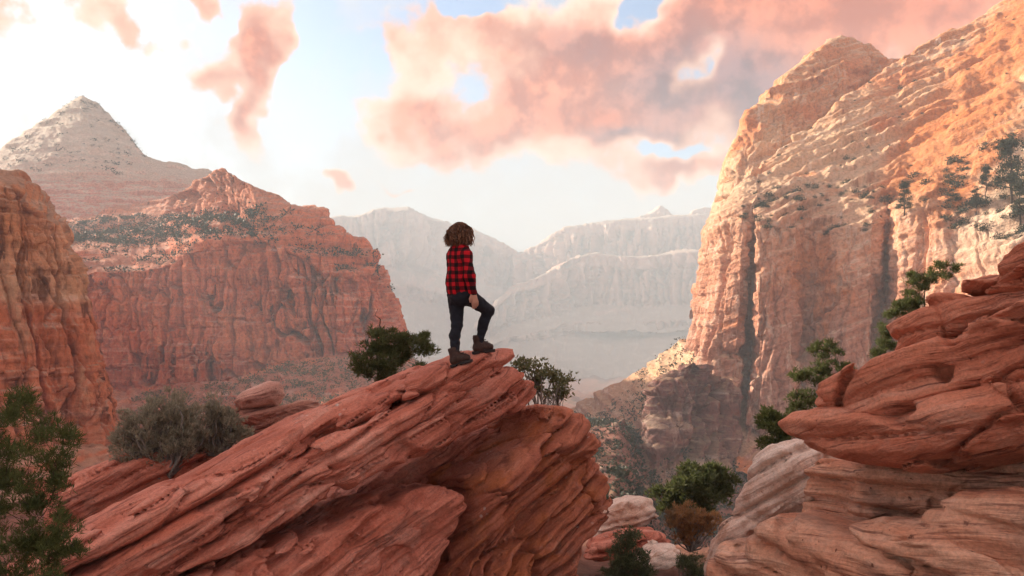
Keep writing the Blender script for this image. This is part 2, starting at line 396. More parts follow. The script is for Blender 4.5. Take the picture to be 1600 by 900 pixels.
def slick_mat(name, normal, cols, lich=0.5, stain=None, scale=1.0, bstr=.8, dark=(.13, .04, .03)):
    """near sandstone: fine cross-bedding along a bedding normal, grain, pits, lichen specks"""
    m, N = new_mat(name)
    pos = N.n('ShaderNodeNewGeometry').outputs['Position']
    nv = Vector(normal).normalized(); q = nv.rotation_difference(Vector((0, 0, 1))).to_euler()
    wv = N.vm('MULTIPLY', N.vm('SUBTRACT', N.n('ShaderNodeTexNoise', {'Vector': pos, 'Scale': 1.1 * scale, 'Detail': 3.0}).outputs['Color'], (.5, .5, .5)), (.22, .22, .22))
    mp = N.n('ShaderNodeMapping', {0: N.vm('ADD', pos, wv), 'Rotation': tuple(q)}, vector_type='POINT').outputs[0]
    b1 = N.noise(N.vm('MULTIPLY', mp, (.5 * scale, .5 * scale, 9 * scale)), 1.0, 7, .62, .2)
    b2 = N.noise(N.vm('MULTIPLY', mp, (1.6 * scale, 1.6 * scale, 34 * scale)), 1.0, 4, .6, .3)
    big = N.noise(pos, .75 * scale, 4, .6); grain = N.noise(pos, 38 * scale, 4, .7); mid = N.noise(pos, 4.5 * scale, 5, .65)
    f = N.m('ADD', N.m('MULTIPLY', b1, .62), N.m('ADD', N.m('MULTIPLY', big, .30), N.m('MULTIPLY', mid, .12)))
    col = N.ramp(f, [(.36, cols[0]), (.47, cols[1]), (.56, cols[2]), (.68, cols[3])])
    lines = N.m('MULTIPLY', N.step(b2, .46, .33), N.step(mid, .36, .54))
    col = N.mix(N.m('MULTIPLY', lines, .75), col, dark)
    col = N.mix(N.m('MULTIPLY', N.step(big, .56, .70), .45), col, cols[4] if len(cols) > 4 else cols[2])
    col = N.mix(N.m('MULTIPLY', N.step(N.noise(pos, 2.4 * scale, 6, .68, .4), .54, .64), .5), col, N.mix(.45, col, (.40, .27, .22)))
    if stain:
        col = N.mix(N.m('MULTIPLY', N.step(N.noise(pos, 1.3 * scale, 5, .65, .6), .50, .66), .8), col, stain)
    v = N.n('ShaderNodeTexVoronoi', {'Vector': N.vm('ADD', pos, N.vm('MULTIPLY', wv, (.12, .12, .12))), 'Scale': 11.0 * scale}).outputs['Distance']
    li = N.m('MULTIPLY', N.step(v, .26, .14), N.step(N.noise(pos, 1.9 * scale, 3, .6), .60, .70))
    col = N.mix(N.m('MULTIPLY', li, lich), col, (.60, .52, .47))
    pits = N.m('MULTIPLY', N.step(N.noise(pos, 15 * scale, 3, .6), .33, .26), .7)
    col = N.mix(pits, col, dark)
    col = N.mix(1.0, col, N.ramp(grain, [(.2, .60), (.5, 1.0), (.85, 1.32)]), 'MULTIPLY')
    bh = N.m('ADD', N.m('ADD', N.m('MULTIPLY', b1, 1.0), N.m('MULTIPLY', b2, .75)), N.m('ADD', N.m('MULTIPLY', grain, .18), N.m('MULTIPLY', mid, .45)))
    out_bsdf(N, col, .88, N.m('SUBTRACT', bh, N.m('MULTIPLY', pits, .3)), bstr, .07, .18)
    return m

def leaf_mat(name, c1, c2, c3=None, trans=0.38, rough=.65):
    m, N = new_mat(name)
    g = N.n('ShaderNodeNewGeometry'); pos = g.outputs['Position']
    rnd = g.outputs['Random Per Island']
    col = N.mix(rnd, c1, c2)
    if c3: col = N.mix(N.step(N.noise(pos, 2.2, 3), .48, .66), col, c3)
    b = N.n('ShaderNodeBsdfPrincipled', {'Base Color': col, 'Roughness': rough, 'Specular IOR Level': .25})
    tr = N.n('ShaderNodeBsdfTranslucent', {0: col})
    mx = N.n('ShaderNodeMixShader', {0: trans, 1: b.outputs[0], 2: tr.outputs[0]})
    o = N.n('ShaderNodeOutputMaterial'); N.L(mx.outputs[0], o.inputs[0])
    return m

def bark_mat(name, c1, c2):
    m, N = new_mat(name); pos = N.n('ShaderNodeNewGeometry').outputs['Position']
    n = N.noise(N.vm('MULTIPLY', pos, (30, 30, 8)), 1.0, 5, .65)
    out_bsdf(N, N.mix(N.step(n, .3, .7), c1, c2), .95, n, .8, .02, .1)
    return m

def soil_mat():
    m, N = new_mat('canyon_soil'); g = N.n('ShaderNodeNewGeometry'); pos = g.outputs['Position']
    a = N.noise(pos, .02, 6, .65); b = N.noise(pos, .35, 6, .65); c = N.noise(pos, 6.0, 5, .7)
    col = N.ramp(a, [(.35, (.12, .06, .045)), (.5, (.20, .085, .06)), (.65, (.13, .09, .055))])  # soil tones darkened to stand for shade in the gully
    col = N.mix(N.step(b, .48, .62), col, (.28, .13, .095))
    col = N.mix(N.m('MULTIPLY', N.step(b, .44, .34), .6), col, (.07, .06, .035))
    col = N.mix(1.0, col, N.ramp(c, [(.25, .65), (.5, 1), (.8, 1.3)]), 'MULTIPLY')
    out_bsdf(N, col, .95, N.m('ADD', b, N.m('MULTIPLY', c, .15)), .6, .6, .1)
    return m
# ------------------------------------------------------------------ the canyon
def land(name, G, mat, label=None, cat=None):
    nv, nu = G.shape[:2]
    org = G.reshape(-1, 3).mean(0); org[2] = G[..., 2].min()
    me = mesh_np(name, G.reshape(-1, 3) - org, grid_faces(nv, nu))
    o = finish(name, me, mat, loc=tuple(org), kind='structure')
    if label: o['label'] = label
    return o

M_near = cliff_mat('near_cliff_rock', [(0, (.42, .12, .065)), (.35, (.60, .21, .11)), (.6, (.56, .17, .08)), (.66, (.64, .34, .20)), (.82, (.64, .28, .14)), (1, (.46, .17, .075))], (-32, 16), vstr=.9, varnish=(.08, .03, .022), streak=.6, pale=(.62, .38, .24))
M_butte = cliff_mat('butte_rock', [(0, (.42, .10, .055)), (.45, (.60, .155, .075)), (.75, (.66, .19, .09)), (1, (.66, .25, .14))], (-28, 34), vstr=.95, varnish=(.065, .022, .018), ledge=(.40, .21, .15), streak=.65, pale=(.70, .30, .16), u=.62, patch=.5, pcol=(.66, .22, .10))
M_pyr = cliff_mat('white_cap_rock', [(0, (.56, .20, .13)), (.38, (.58, .25, .18)), (.52, (.62, .40, .31)), (.66, (.62, .49, .40)), (1, (.56, .46, .37))], (14, 105), vstr=.25, ledge=(.50, .44, .36), streak=.2, pale=(.6, .5, .42), bed=.7)
M_right = cliff_mat('right_cliff_rock', [(0, (.36, .19, .15)), (.28, (.52, .24, .155)), (.48, (.62, .32, .20)), (.62, (.64, .42, .28)), (.8, (.64, .37, .21)), (1, (.60, .25, .11))], (-31, 59), vstr=.75, ledge=(.56, .38, .25), streak=.8, pale=(.70, .52, .41), varnish=(.26, .085, .045), band=True, u=.62, patch=.85, bedtilt=(-.42, .05))
M_far = cliff_mat('far_canyon_rock', [(0, (.40, .30, .25)), (.4, (.56, .34, .27)), (.62, (.60, .38, .30)), (1, (.58, .42, .36))], (-100, 200), vstr=.15, streak=.3, bed=.15, bump=.4, ledge=(.32, .27, .22))  # pale low-contrast tones stand in for part of the haze
M_soil = soil_mat()

# near cliff on the left; unseen stretch out of frame added and raised to shade the foreground
NL = []
for px, tops, Y in ((-3600, (-1700, -1700), 50), (-2300, (-1180, -1150), 66), (-1300, (-800, -770), 86), (-700, (-540, -510), 104), (-320, (0, 30), 120), (-120, (215, 240), 132),
                    (0, (256, 285), 142), (35, (262, 300), 146), (62, (282, 330), 150), (88, (312, 360), 154), (100, (330, 400), 158)):
    t0, t1 = tops
    base = 760 + (0 if px > -200 else (-px) * .25)
    lean = max(0, px + 60) * .55 if px > -120 else 0
    NL.append([(px, t0 + 60, Y + 60), (px, t0, Y + 14), (px + lean * .15, t1, Y + 2), (px + lean * .4, 440 if px > -320 else (t1 + base) * .5, Y), (px + lean * .72, 560 if px > -320 else (t1 + base) * .6, Y - 4), (px + lean, base - 60, Y - 8), (px + lean + 20, base + 40, Y - 22)])
NL.append([(80, 400, 215), (97, 345, 185), (104, 410, 172), (120, 470, 168), (150, 560, 164), (184, 690, 160), (195, 800, 150)])
NL.append([(60, 420, 260), (70, 380, 250), (75, 430, 240), (85, 490, 240), (110, 580, 236), (130, 690, 230), (140, 800, 220)])
G, _, _ = loft(NL, 420, 330, 3, 3, wu=[.05, .05, .08, .12, .3, 1, 2, 2, 2, 2, 2, 1.3], yk=.7)
G = cliff_disp(G, .80, 2, cellw=5, cellh=26, strata=2.0, flute=1.1, crack=1.3, u=.7)
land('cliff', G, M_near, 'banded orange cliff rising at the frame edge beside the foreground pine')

# butte
BT = [
 [(20, 360, 640), (20, 345, 600), (20, 352, 560), (20, 420, 405), (20, 520, 398), (20, 612, 390), (20, 760, 300)],
 [(110, 360, 640), (110, 342, 600), (110, 352, 560), (110, 420, 405), (112, 520, 398), (115, 610, 390), (120, 750, 300)],
 [(200, 360, 640), (200, 318, 600), (200, 348, 555), (200, 420, 402), (200, 520, 395), (205, 606, 388), (215, 730, 300)],
 [(258, 350, 620), (258, 308, 570), (258, 342, 540), (258, 412, 400), (258, 520, 393), (262, 604, 385), (280, 700, 300)],
 [(300, 330, 560), (300, 286, 505), (300, 336, 500), (300, 388, 396), (302, 500, 390), (308, 600, 380), (320, 690, 300)],
 [(330, 300, 520), (328, 266, 470), (340, 334, 450), (352, 378, 393), (352, 490, 388), (356, 598, 378), (370, 685, 298)],
 [(350, 300, 520), (350, 262, 450), (372, 325, 428), (390, 374, 390), (392, 480, 386), (396, 585, 376), (410, 675, 296)],
 [(385, 310, 520), (384, 281, 430), (398, 325, 408), (405, 372, 387), (410, 470, 383), (415, 575, 374), (430, 668, 294)],
 [(430, 330, 520), (430, 297, 420), (434, 340, 398), (440, 390, 384), (446, 480, 381), (450, 566, 372), (465, 660, 292)],
 [(466, 345, 520), (466, 318, 410), (468, 360, 394), (472, 405, 382), (476, 480, 379), (480, 560, 371), (500, 655, 290)],
 [(490, 345, 520), (490, 316, 412), (492, 362, 396), (496, 415, 382), (500, 480, 379), (505, 558, 371), (525, 650, 290)],
 [(510, 360, 520), (512, 336, 405), (514, 380, 393), (517, 428, 381), (520, 490, 378), (525, 556, 372), (550, 645, 290)],
 [(540, 390, 520), (540, 370, 402), (543, 400, 392), (546, 435, 382), (550, 495, 379), (556, 552, 374), (585, 640, 292)],
 [(575, 395, 520), (575, 376, 402), (578, 402, 394), (582, 428, 386), (586, 490, 383), (592, 546, 378), (630, 632, 298)],
 [(590, 410, 520), (592, 398, 405), (597, 418, 398), (602, 440, 392), (608, 495, 388), (612, 542, 383), (665, 620, 305)],
 [(600, 460, 520), (608, 440, 420), (613, 455, 414), (617, 475, 410), (621, 505, 406), (626, 545, 402), (690, 610, 320)],
 [(600, 500, 560), (617, 480, 460), (621, 492, 455), (624, 505, 450), (628, 525, 446), (634, 555, 440), (705, 606, 360)],
 [(560, 520, 640), (590, 500, 600), (595, 510, 590), (600, 520, 580), (610, 540, 575), (620, 565, 560), (700, 612, 470)],
]
G, rowB, colB = loft(BT, 640, 400, 3, 3, wv=[.25, 1, 1, 1.1, 1.1, .8], yk=.62)
GB0 = G
G = cliff_disp(G, 1.9, 5, cellw=11, cellh=60, strata=5.5, flute=1.0, crack=1.7, u=.62)
GB = G
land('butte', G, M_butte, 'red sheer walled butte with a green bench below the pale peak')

# pale pyramid peak behind the bench
PY = []
for px, t in ((-260, 330), (-120, 288), (-40, 252), (0, 230), (60, 190), (92, 163), (112, 150), (128, 144), (142, 148), (162, 165), (182, 188), (205, 212), (226, 238), (262, 250), (292, 260), (330, 264), (380, 290), (430, 330)):
    hgt = max(0, 255 - t)
    PY.append([(px, t + 30, 900), (px, t, 740 + hgt * .2), (px + (130 - px) * .03, t + (300 - t) * .30, 700), (px + (130 - px) * .02, t + max(20, 285 - t) * .72, 660), (px, max(345, t + 20), 600), (px, max(400, t + 60), 560)])
G, rowP, colP = loft(PY, 420, 260, 2, 6, wv=[.2, 1, 1, 1, .5], yk=.62)
G = cliff_disp(G, 1.3, 9, wall=.6, slope=1.1, strata=6.5, cellw=22, cellh=30, crack=.7, u=.62)
GP = G
land('mountain', G, M_pyr, 'pale pyramid shaped peak above the red butte')

# right-hand cliff: far dome, then the front slope and walls
DM = []
for px, t, Y in ((1085, 470, 420), (1100, 400, 385), (1106, 345, 365), (1118, 282, 356), (1135, 230, 360), (1160, 190, 366), (1190, 150, 374), (1215, 116, 380), (1250, 92, 386), (1290, 63, 392), (1318, 50, 396), (1350, 55, 402), (1380, 80, 410), (1400, 88, 415), (1460, 60, 420), (1560, 10, 430)):
    f = 0.0 if px < 1110 else 1.0
    DM.append([(px - 10, t + 40, Y + 120), (px, t, Y + 10), (px + 12 * f, t + 26, Y - 4), (px + 4, t + 110, Y - 26), (px - 8, t + 220, Y - 48), (px - 30, t + 420, Y - 62)])
G, _, _ = loft(DM, 330, 240, 2, 3, wv=[.2, 1, 1, 1, .6], yk=.62)
G = cliff_disp(G, 2.1, 14, u=.62, wall=.8, cellw=14, cellh=50, strata=5.0, tilt=(-.25, 0))
land('cliff', G, M_right, 'orange domed summit behind the sunlit slickrock slope')

#      px of wall, [back, skyline, slope mid, slope foot, wall top, wall mid, wall low, base, talus]
RC = [
 [(1098, 420, 380), (1096, 400, 340), (1096, 410, 335), (1096, 420, 332), (1094, 428, 330), (1088, 470, 325), (1078, 520, 320), (1064, 560, 316), (1010, 640, 300)],
 [(1104, 380, 360), (1103, 352, 312), (1103, 362, 306), (1103, 372, 302), (1102, 385, 298), (1096, 450, 292), (1086, 520, 287), (1072, 572, 284), (1040, 640, 262)],
 [(1122, 350, 360), (1122, 318, 308), (1122, 326, 300), (1122, 334, 290), (1122, 352, 284), (1118, 450, 274), (1106, 520, 268), (1092, 590, 264), (1075, 650, 246)],
 [(1140, 330, 360), (1142, 300, 314), (1140, 310, 300), (1138, 325, 286), (1138, 350, 279), (1134, 450, 266), (1124, 520, 262), (1112, 592, 260), (1095, 650, 242)],
 [(1165, 310, 370), (1166, 272, 326), (1162, 295, 304), (1160, 316, 286), (1160, 346, 273), (1158, 440, 262), (1156, 520, 258), (1150, 590, 256), (1120, 660, 240)],
 [(1176, 300, 370), (1180, 262, 330), (1176, 290, 306), (1174, 315, 287), (1174, 347, 279), (1172, 440, 273), (1170, 540, 272), (1158, 625, 266), (1135, 700, 240)],
 [(1186, 290, 370), (1196, 248, 334), (1190, 285, 308), (1186, 313, 287), (1185, 347, 268), (1182, 440, 257), (1178, 560, 250), (1160, 680, 243), (1150, 740, 226)],
 [(1215, 270, 380), (1228, 226, 340), (1220, 270, 310), (1214, 306, 287), (1212, 348, 266), (1212, 440, 255), (1206, 560, 247), (1190, 700, 240), (1185, 750, 222)],
 [(1245, 250, 390), (1262, 200, 346), (1252, 255, 313), (1246, 302, 286), (1244, 350, 265), (1246, 440, 254), (1244, 560, 246), (1235, 700, 238), (1230, 750, 220)],
 [(1262, 240, 390), (1284, 182, 349), (1272, 245, 314), (1264, 300, 286), (1262, 356, 271), (1260, 430, 268), (1256, 560, 258), (1250, 700, 240), (1250, 750, 218)],
 [(1290, 225, 390), (1310, 160, 353), (1300, 235, 316), (1296, 296, 285), (1294, 362, 268), (1280, 440, 262), (1270, 560, 252), (1270, 700, 238), (1270, 750, 216)],
 [(1318, 200, 395), (1336, 136, 358), (1326, 225, 318), (1322, 290, 284), (1316, 360, 260), (1310, 440, 249), (1300, 560, 242), (1300, 700, 234), (1300, 750, 214)],
 [(1368, 170, 400), (1384, 102, 366), (1374, 205, 322), (1370, 284, 282), (1366, 345, 256), (1366, 440, 244), (1360, 560, 238), (1360, 700, 230), (1360, 750, 210)],
 [(1388, 160, 400), (1404, 90, 370), (1396, 200, 323), (1392, 280, 281), (1388, 338, 264), (1386, 440, 258), (1378, 560, 250), (1378, 700, 230), (1378, 750, 208)],
 [(1402, 150, 400), (1425, 78, 372), (1414, 195, 322), (1408, 278, 280), (1404, 330, 250), (1402, 440, 237), (1395, 560, 231), (1395, 700, 226), (1395, 750, 206)],
 [(1450, 120, 400), (1470, 52, 374), (1462, 170, 320), (1456, 264, 272), (1450, 312, 244), (1446, 440, 230), (1440, 560, 225), (1440, 700, 220), (1440, 750, 200)],
 [(1520, 80, 400), (1540, 12, 374), (1530, 140, 314), (1524, 245, 258), (1516, 330, 232), (1508, 440, 214), (1500, 560, 208), (1500, 700, 204), (1500, 750, 190)],
 [(1600, 40, 400), (1620, -42, 370), (1608, 110, 300), (1600, 235, 240), (1590, 350, 212), (1580, 450, 196), (1570, 560, 190), (1570, 700, 186), (1570, 750, 174)],
 [(1800, -60, 390), (1810, -160, 356), (1800, 40, 280), (1795, 190, 216), (1790, 350, 186), (1780, 450, 170), (1770, 560, 166), (1770, 700, 160), (1770, 750, 150)],
 [(2300, -150, 350), (2300, -220, 320), (2290, -100, 240), (2280, 120, 176), (2270, 330, 150), (2260, 450, 138), (2250, 560, 132), (2250, 720, 128), (2250, 800, 120)],
]
G, rowR, colR = loft(RC, 640, 460, 2, 3, wv=[.15, 1, 1, 1, 1, 1, .9, .5], wu=[1.5] * 18 + [.35], yk=.62)
G = cliff_disp(G, .95, 21, cellw=7.5, cellh=46, strata=2.1, tilt=(-.42, .05), flute=.5, slope=1.5, u=.62)
GR = G
land('cliff', G, M_right, 'huge cliff with sunlit slickrock slope above pale streaked walls')

# dark jointed buttress at its foot and the sunny valley side
BU = []
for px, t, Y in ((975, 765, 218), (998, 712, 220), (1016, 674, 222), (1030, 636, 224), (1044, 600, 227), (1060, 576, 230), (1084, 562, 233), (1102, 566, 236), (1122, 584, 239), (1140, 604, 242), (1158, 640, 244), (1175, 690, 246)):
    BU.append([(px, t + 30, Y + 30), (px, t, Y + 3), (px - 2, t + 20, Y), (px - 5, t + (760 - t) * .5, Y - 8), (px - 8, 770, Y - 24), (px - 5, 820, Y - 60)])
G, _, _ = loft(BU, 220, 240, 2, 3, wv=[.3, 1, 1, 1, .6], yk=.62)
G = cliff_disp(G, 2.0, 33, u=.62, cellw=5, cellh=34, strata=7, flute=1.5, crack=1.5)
M_butt = cliff_mat('shaded_buttress_rock', [(0, (.24, .13, .10)), (.5, (.19, .085, .075)), (1, (.17, .075, .07))], (-37, -6), u=.62, vstr=.7, streak=.5, pale=(.50, .38, .32), ledge=(.25, .17, .11))  # rock colour deepened to stand for shade on the buttress
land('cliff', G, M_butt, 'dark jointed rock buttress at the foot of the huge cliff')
GBU = G
VS = []
for px, t, Y in ((860, 660, 400), (900, 632, 380), (940, 605, 365), (985, 583, 350), (1030, 557, 335), (1072, 530, 325), (1110, 505, 320)):
    VS.append([(px + 20, t + 60, Y + 120), (px, t, Y), (px - 4, t + 22, Y - 20), (px - 10, t + 55, Y - 45), (px - 15, t + 105, Y - 75), (px - 10, 800, 262)])
G, _, _ = loft(VS, 200, 200, 3, 3, wv=[.2, 1, 1, 1, .8], yk=.62)
G = cliff_disp(G, 1.0, 41, u=.62, wall=.6, slope=1.2, cellw=9, cellh=12, strata=4.0)
M_vs = cliff_mat('valley_side_rock', [(0, (.24, .14, .10)), (.5, (.42, .21, .14)), (.72, (.60, .38, .23)), (1, (.62, .43, .28))], (-43, -12), u=.62, vstr=.2, ledge=(.40, .26, .17), streak=.2)
land('hillside', G, M_vs, 'sunlit talus slope running down from the huge cliff into the valley')
GV = G

# far canyon walls in the haze
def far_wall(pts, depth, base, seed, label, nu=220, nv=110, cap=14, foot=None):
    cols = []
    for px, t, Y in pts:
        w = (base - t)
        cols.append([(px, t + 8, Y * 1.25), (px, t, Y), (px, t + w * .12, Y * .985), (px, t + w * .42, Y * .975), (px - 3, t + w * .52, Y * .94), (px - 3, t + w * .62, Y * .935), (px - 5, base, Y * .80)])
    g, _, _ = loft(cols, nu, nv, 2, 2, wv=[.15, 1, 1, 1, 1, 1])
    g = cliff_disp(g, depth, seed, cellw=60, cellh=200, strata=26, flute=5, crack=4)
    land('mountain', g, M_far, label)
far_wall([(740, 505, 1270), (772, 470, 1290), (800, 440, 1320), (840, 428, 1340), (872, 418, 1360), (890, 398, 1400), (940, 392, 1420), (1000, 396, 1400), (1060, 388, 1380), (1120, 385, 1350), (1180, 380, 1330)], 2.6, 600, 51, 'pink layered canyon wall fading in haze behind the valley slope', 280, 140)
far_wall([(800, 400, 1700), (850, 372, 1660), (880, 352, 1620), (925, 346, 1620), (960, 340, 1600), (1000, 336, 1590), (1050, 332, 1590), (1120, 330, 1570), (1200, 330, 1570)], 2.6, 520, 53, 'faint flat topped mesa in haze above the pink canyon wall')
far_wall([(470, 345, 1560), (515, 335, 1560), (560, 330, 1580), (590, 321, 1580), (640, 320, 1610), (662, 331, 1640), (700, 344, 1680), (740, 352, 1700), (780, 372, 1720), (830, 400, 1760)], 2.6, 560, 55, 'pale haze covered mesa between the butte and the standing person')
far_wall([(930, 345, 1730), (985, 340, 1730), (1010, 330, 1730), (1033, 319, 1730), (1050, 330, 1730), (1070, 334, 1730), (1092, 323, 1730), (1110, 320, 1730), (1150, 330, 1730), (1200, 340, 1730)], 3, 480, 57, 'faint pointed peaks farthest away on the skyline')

# ground sheet: near shelf, drop into the canyon, valley floor out to the horizon
def ground_z(x, y):
    r = np.hypot(x, y)
    z = np.interp(r, [0, 4, 10, 16, 22, 30, 60, 100, 145, 250, 500, 1000, 2500, 5000], [-3.6, -3.7, -4.2, -5.4, -7.0, -10, -17, -22, -25, -42, -80, -120, -150, -160])
    z = z + .30 * fbm(x / 2.2, y / 2.2, 0, 4, 70) * sst(r, 2, 6) + np.minimum(r * .012, 6) * fbm(x / (14), y / 14, 0, 4, 75) * sst(r, 25, 60)
    z += sst(r, 300, 1500) * 26 * fbm(x / 260, y / 260, 0, 4, 79)
    z = z - 10 * sst(x / np.maximum(y, 1), .13, .20) * (y > 0) * sst(r, 30, 65) * (1 - sst(r, 190, 300))
    return z
ang = np.linspace(-math.pi, math.pi, 420); ang = np.sign(ang) * np.abs(ang / math.pi) ** 1.5 * math.pi
rad = np.concatenate([[0.05], np.geomspace(1.2, 5000, 280)])
RR, AA = np.meshgrid(rad, ang, indexing='ij')
gx, gy = RR * np.sin(AA), RR * np.cos(AA)
gz = ground_z(gx, gy)
me = mesh_np('ground', np.stack([gx, gy, gz], -1).reshape(-1, 3), grid_faces(*gx.shape)[:, ::-1])
finish('ground', me, M_soil, kind='structure')
# ------------------------------------------------------------------ foreground rock, built as implicit bodies
class Plane:
    """vertical reference plane through two image columns at given depths; local frame (s, b, z), b away from the viewer"""
    def __init__(s, p1, Y1, p2, Y2):
        a = np.array([(p1 - CX) / F * Y1, Y1]); c = np.array([(p2 - CX) / F * Y2, Y2])
        s.o = a; s.e = (c - a) / np.linalg.norm(c - a); s.n = np.array([-s.e[1], s.e[0]])
    def local(s, px, py, off=0.0):
        dx, dy = (px - CX) / F, 1.0
        t = ((s.o - s.n * off) @ s.n) / (dx * s.n[0] + dy * s.n[1])
        p = np.array([dx * t, t]); return ((p - s.o) @ s.e, (CY - py) / F * t)
    def world(s, V):
        xy = s.o + V[:, :1] * s.e + V[:, 1:2] * s.n
        return np.concatenate([xy, V[:, 2:]], 1)
    def bed_normal(s, ang, tb):
        c, q = math.cos(ang), math.sin(ang)
        return (-q * s.e[0] + tb * s.n[0], -q * s.e[1] + tb * s.n[1], c)

def beds(c, a, lam, seed, amp, groove, alen, gw=.07):
    """discrete beds: each sticks out by its own amount, with a groove at every parting"""
    k = np.floor(c / lam); t = c / lam - k
    off = pn(k * 3.71 + .5, a / (alen * 1.5), 0, seed)
    g = np.exp(-(np.minimum(t, 1 - t) / gw) ** 2) * (.35 + .65 * sst(pn(k * 1.93 + .3, a / (alen * .7), 5.5, seed + 1), -.35, .35))
    rnd = (t - .5) ** 2 * 1.2
    return amp * off - groove * g - amp * rnd

def rock_part(name, plane, poly, front, back, mat, seed, ang=26, r=.18, h=.024, dip=.2, lump=.07, b1=(.26, .07, .05), b2=(.11, .020, .020),
              tb=-.2, curve=0.0, parent=None, org=None, rb=None, chip=.06, joint=(1.2, .42, .045, .045), **props):
    L = np.array([plane.local(*p, front * .6) for p in poly]); al = math.radians(ang)
    ca, sa = math.cos(al), math.sin(al)
    hb = (back + front) / 2; bc = (back - front) / 2; rb = rb or r * 1.6
    s0 = L[:, 0].mean()
    def base(P):
        s, b, z = P[:, 0], P[:, 1], P[:, 2]
        d2 = sd_poly(s, z + dip * b, L)
        q1 = d2 + r; q2 = (np.abs(b - bc) - hb + rb) * (r / rb)
        return np.hypot(np.maximum(q1, 0), np.maximum(q2, 0)) + np.minimum(np.maximum(q1, q2), 0) - r
    def full(P):
        s, b, z = P[:, 0], P[:, 1], P[:, 2]
        w = pn(s / 1.3, b / 1.3, z / 1.3, seed)
        w2 = pn(s / .42, b / .42, z / .42, seed + 2)
        c = z * ca - s * sa - tb * b + .026 * w + .005 * w2 + curve * (s - s0) ** 2
        a = s * ca + z * sa + b * .6
        d = base(P)
        d = d - lump * (w + .5 * w2) - .25 * lump * pn(s / .16, b / .16, z / .16, seed + 3)
        d = d - beds(c, a, b1[0], seed + 4, b1[1], b1[2], 1.5)
        d = d - beds(c + .02 * w2, a, b2[0], seed + 6, b2[1], b2[2], 1.2, .26)
        jv, je = vor2(a / joint[0] + .25 * w, c / joint[1] + .15 * w2, seed % 17)
        d = d - joint[2] * (jv - .5) + joint[3] * sst(je, .07, 0.0)
        ch = pn(s / .55, b / .55, z / .35, seed + 9)
        d = d + chip * sst(ch, .30, .40)
        return d
    m = .35
    lo = (L[:, 0].min() - m, -front - m, L[:, 1].min() - dip * back - m); hi = (L[:, 0].max() + m, back + m, L[:, 1].max() + dip * front + m)
    V, Q = implicit(base, full, lo, hi, h, lump * 1.6 + b1[1] + b1[2] + chip + joint[3])
    W = plane.world(V)
    if org is None: org = np.array([W[:, 0].mean(), W[:, 1].mean(), W[:, 2].min()])
    det = plane.e[0] * plane.n[1] - plane.e[1] * plane.n[0]
    me = mesh_np(name, W - np.asarray(org), Q if det > 0 else Q[:, ::-1])
    return finish(name, me, mat, parent=parent, loc=None if parent is not None else tuple(org), **props)

def empty(name, loc, **props):
    o = bpy.data.objects.new(name, None); COL.objects.link(o); o.location = loc; o.empty_display_size = .2
    for k, v in props.items(): o[k] = v
    return o

RED = [(.28, .075, .046), (.48, .155, .102), (.62, .235, .165), (.72, .38, .295), (.56, .165, .10)]
ORG = [(.22, .075, .045), (.36, .14, .085), (.45, .20, .12), (.52, .29, .20), (.42, .15, .07)]
PALE = [(.54, .32, .24), (.70, .50, .41), (.76, .60, .51), (.80, .68, .60), (.72, .52, .42)]

PA = Plane(100, 6.3, 800, 8.6)
nA = PA.bed_normal(R(26), .2)
M_red = slick_mat('red_sandstone', nA, RED, lich=.8)
M_nose = slick_mat('red_sandstone_nose', PA.bed_normal(R(40), .15), [(.27, .08, .05), (.40, .135, .085), (.50, .18, .11), (.58, .26, .18), (.50, .15, .07)], lich=.5, stain=(.47, .15, .06))
o0 = np.array([-1.2, 8.2, -4.2])
OUT = empty('rock_outcrop', tuple(o0), label='big tilted red sandstone outcrop under the standing person', category='rock')
P1 = [(-60, 965), (102, 862), (225, 787), (327, 736), (409, 692), (511, 641), (600, 604), (660, 581), (700, 571), (745, 557), (780, 550), (797, 551), (803, 570), (765, 586), (700, 614), (640, 640), (573, 672), (480, 720), (380, 775), (250, 842), (110, 905), (-60, 1010)]
P2 = [(-60, 1000), (110, 905), (250, 833), (380, 760), (480, 705), (573, 660), (640, 628), (700, 600), (760, 580), (800, 577), (812, 592), (808, 612), (745, 648), (660, 676), (600, 705), (520, 748), (420, 802), (300, 864), (150, 930), (0, 1010)]
P3 = [(0, 1000), (200, 895), (300, 845), (420, 785), (520, 732), (600, 690), (660, 662), (745, 634), (800, 607), (808, 630), (803, 656), (775, 674), (728, 692), (690, 715), (620, 736), (560, 768), (480, 806), (380, 866), (260, 930), (100, 1010)]
P4 = [(200, 960), (380, 850), (480, 790), (560, 750), (640, 715), (720, 680), (800, 648), (845, 610), (858, 650), (855, 690), (800, 725), (735, 765), (640, 800), (480, 880), (340, 960)]
P5 = [(800, 612), (818, 588), (836, 582), (849, 590), (854, 608), (846, 626), (826, 642), (800, 652)]
P7 = [(735, 800), (740, 752), (770, 730), (815, 706), (852, 676), (862, 632), (884, 634), (901, 652), (906, 674), (926, 700), (945, 734), (951, 765), (944, 802), (928, 845), (912, 890), (905, 980), (640, 980), (700, 900), (722, 850)]
P8 = [(120, 1020), (330, 905), (420, 872), (520, 824), (600, 786), (660, 764), (712, 762), (731, 776), (730, 816), (716, 846), (690, 895), (650, 1000)]
rock_part('slab', PA, P1, .32, 1.3, M_red, 101, r=.17, rb=.42, parent=OUT, org=o0, b1=(.21, .035, .03), b2=(.11, .018, .014), lump=.045, h=.022)
rock_part('slab', PA, P2, .40, 1.1, M_red, 111, r=.10, rb=.22, parent=OUT, org=o0, b1=(.23, .055, .05), h=.022)
rock_part('slab', PA, P3, .46, 1.0, M_red, 121, r=.10, rb=.22, parent=OUT, org=o0, b1=(.20, .07, .06), h=.022)
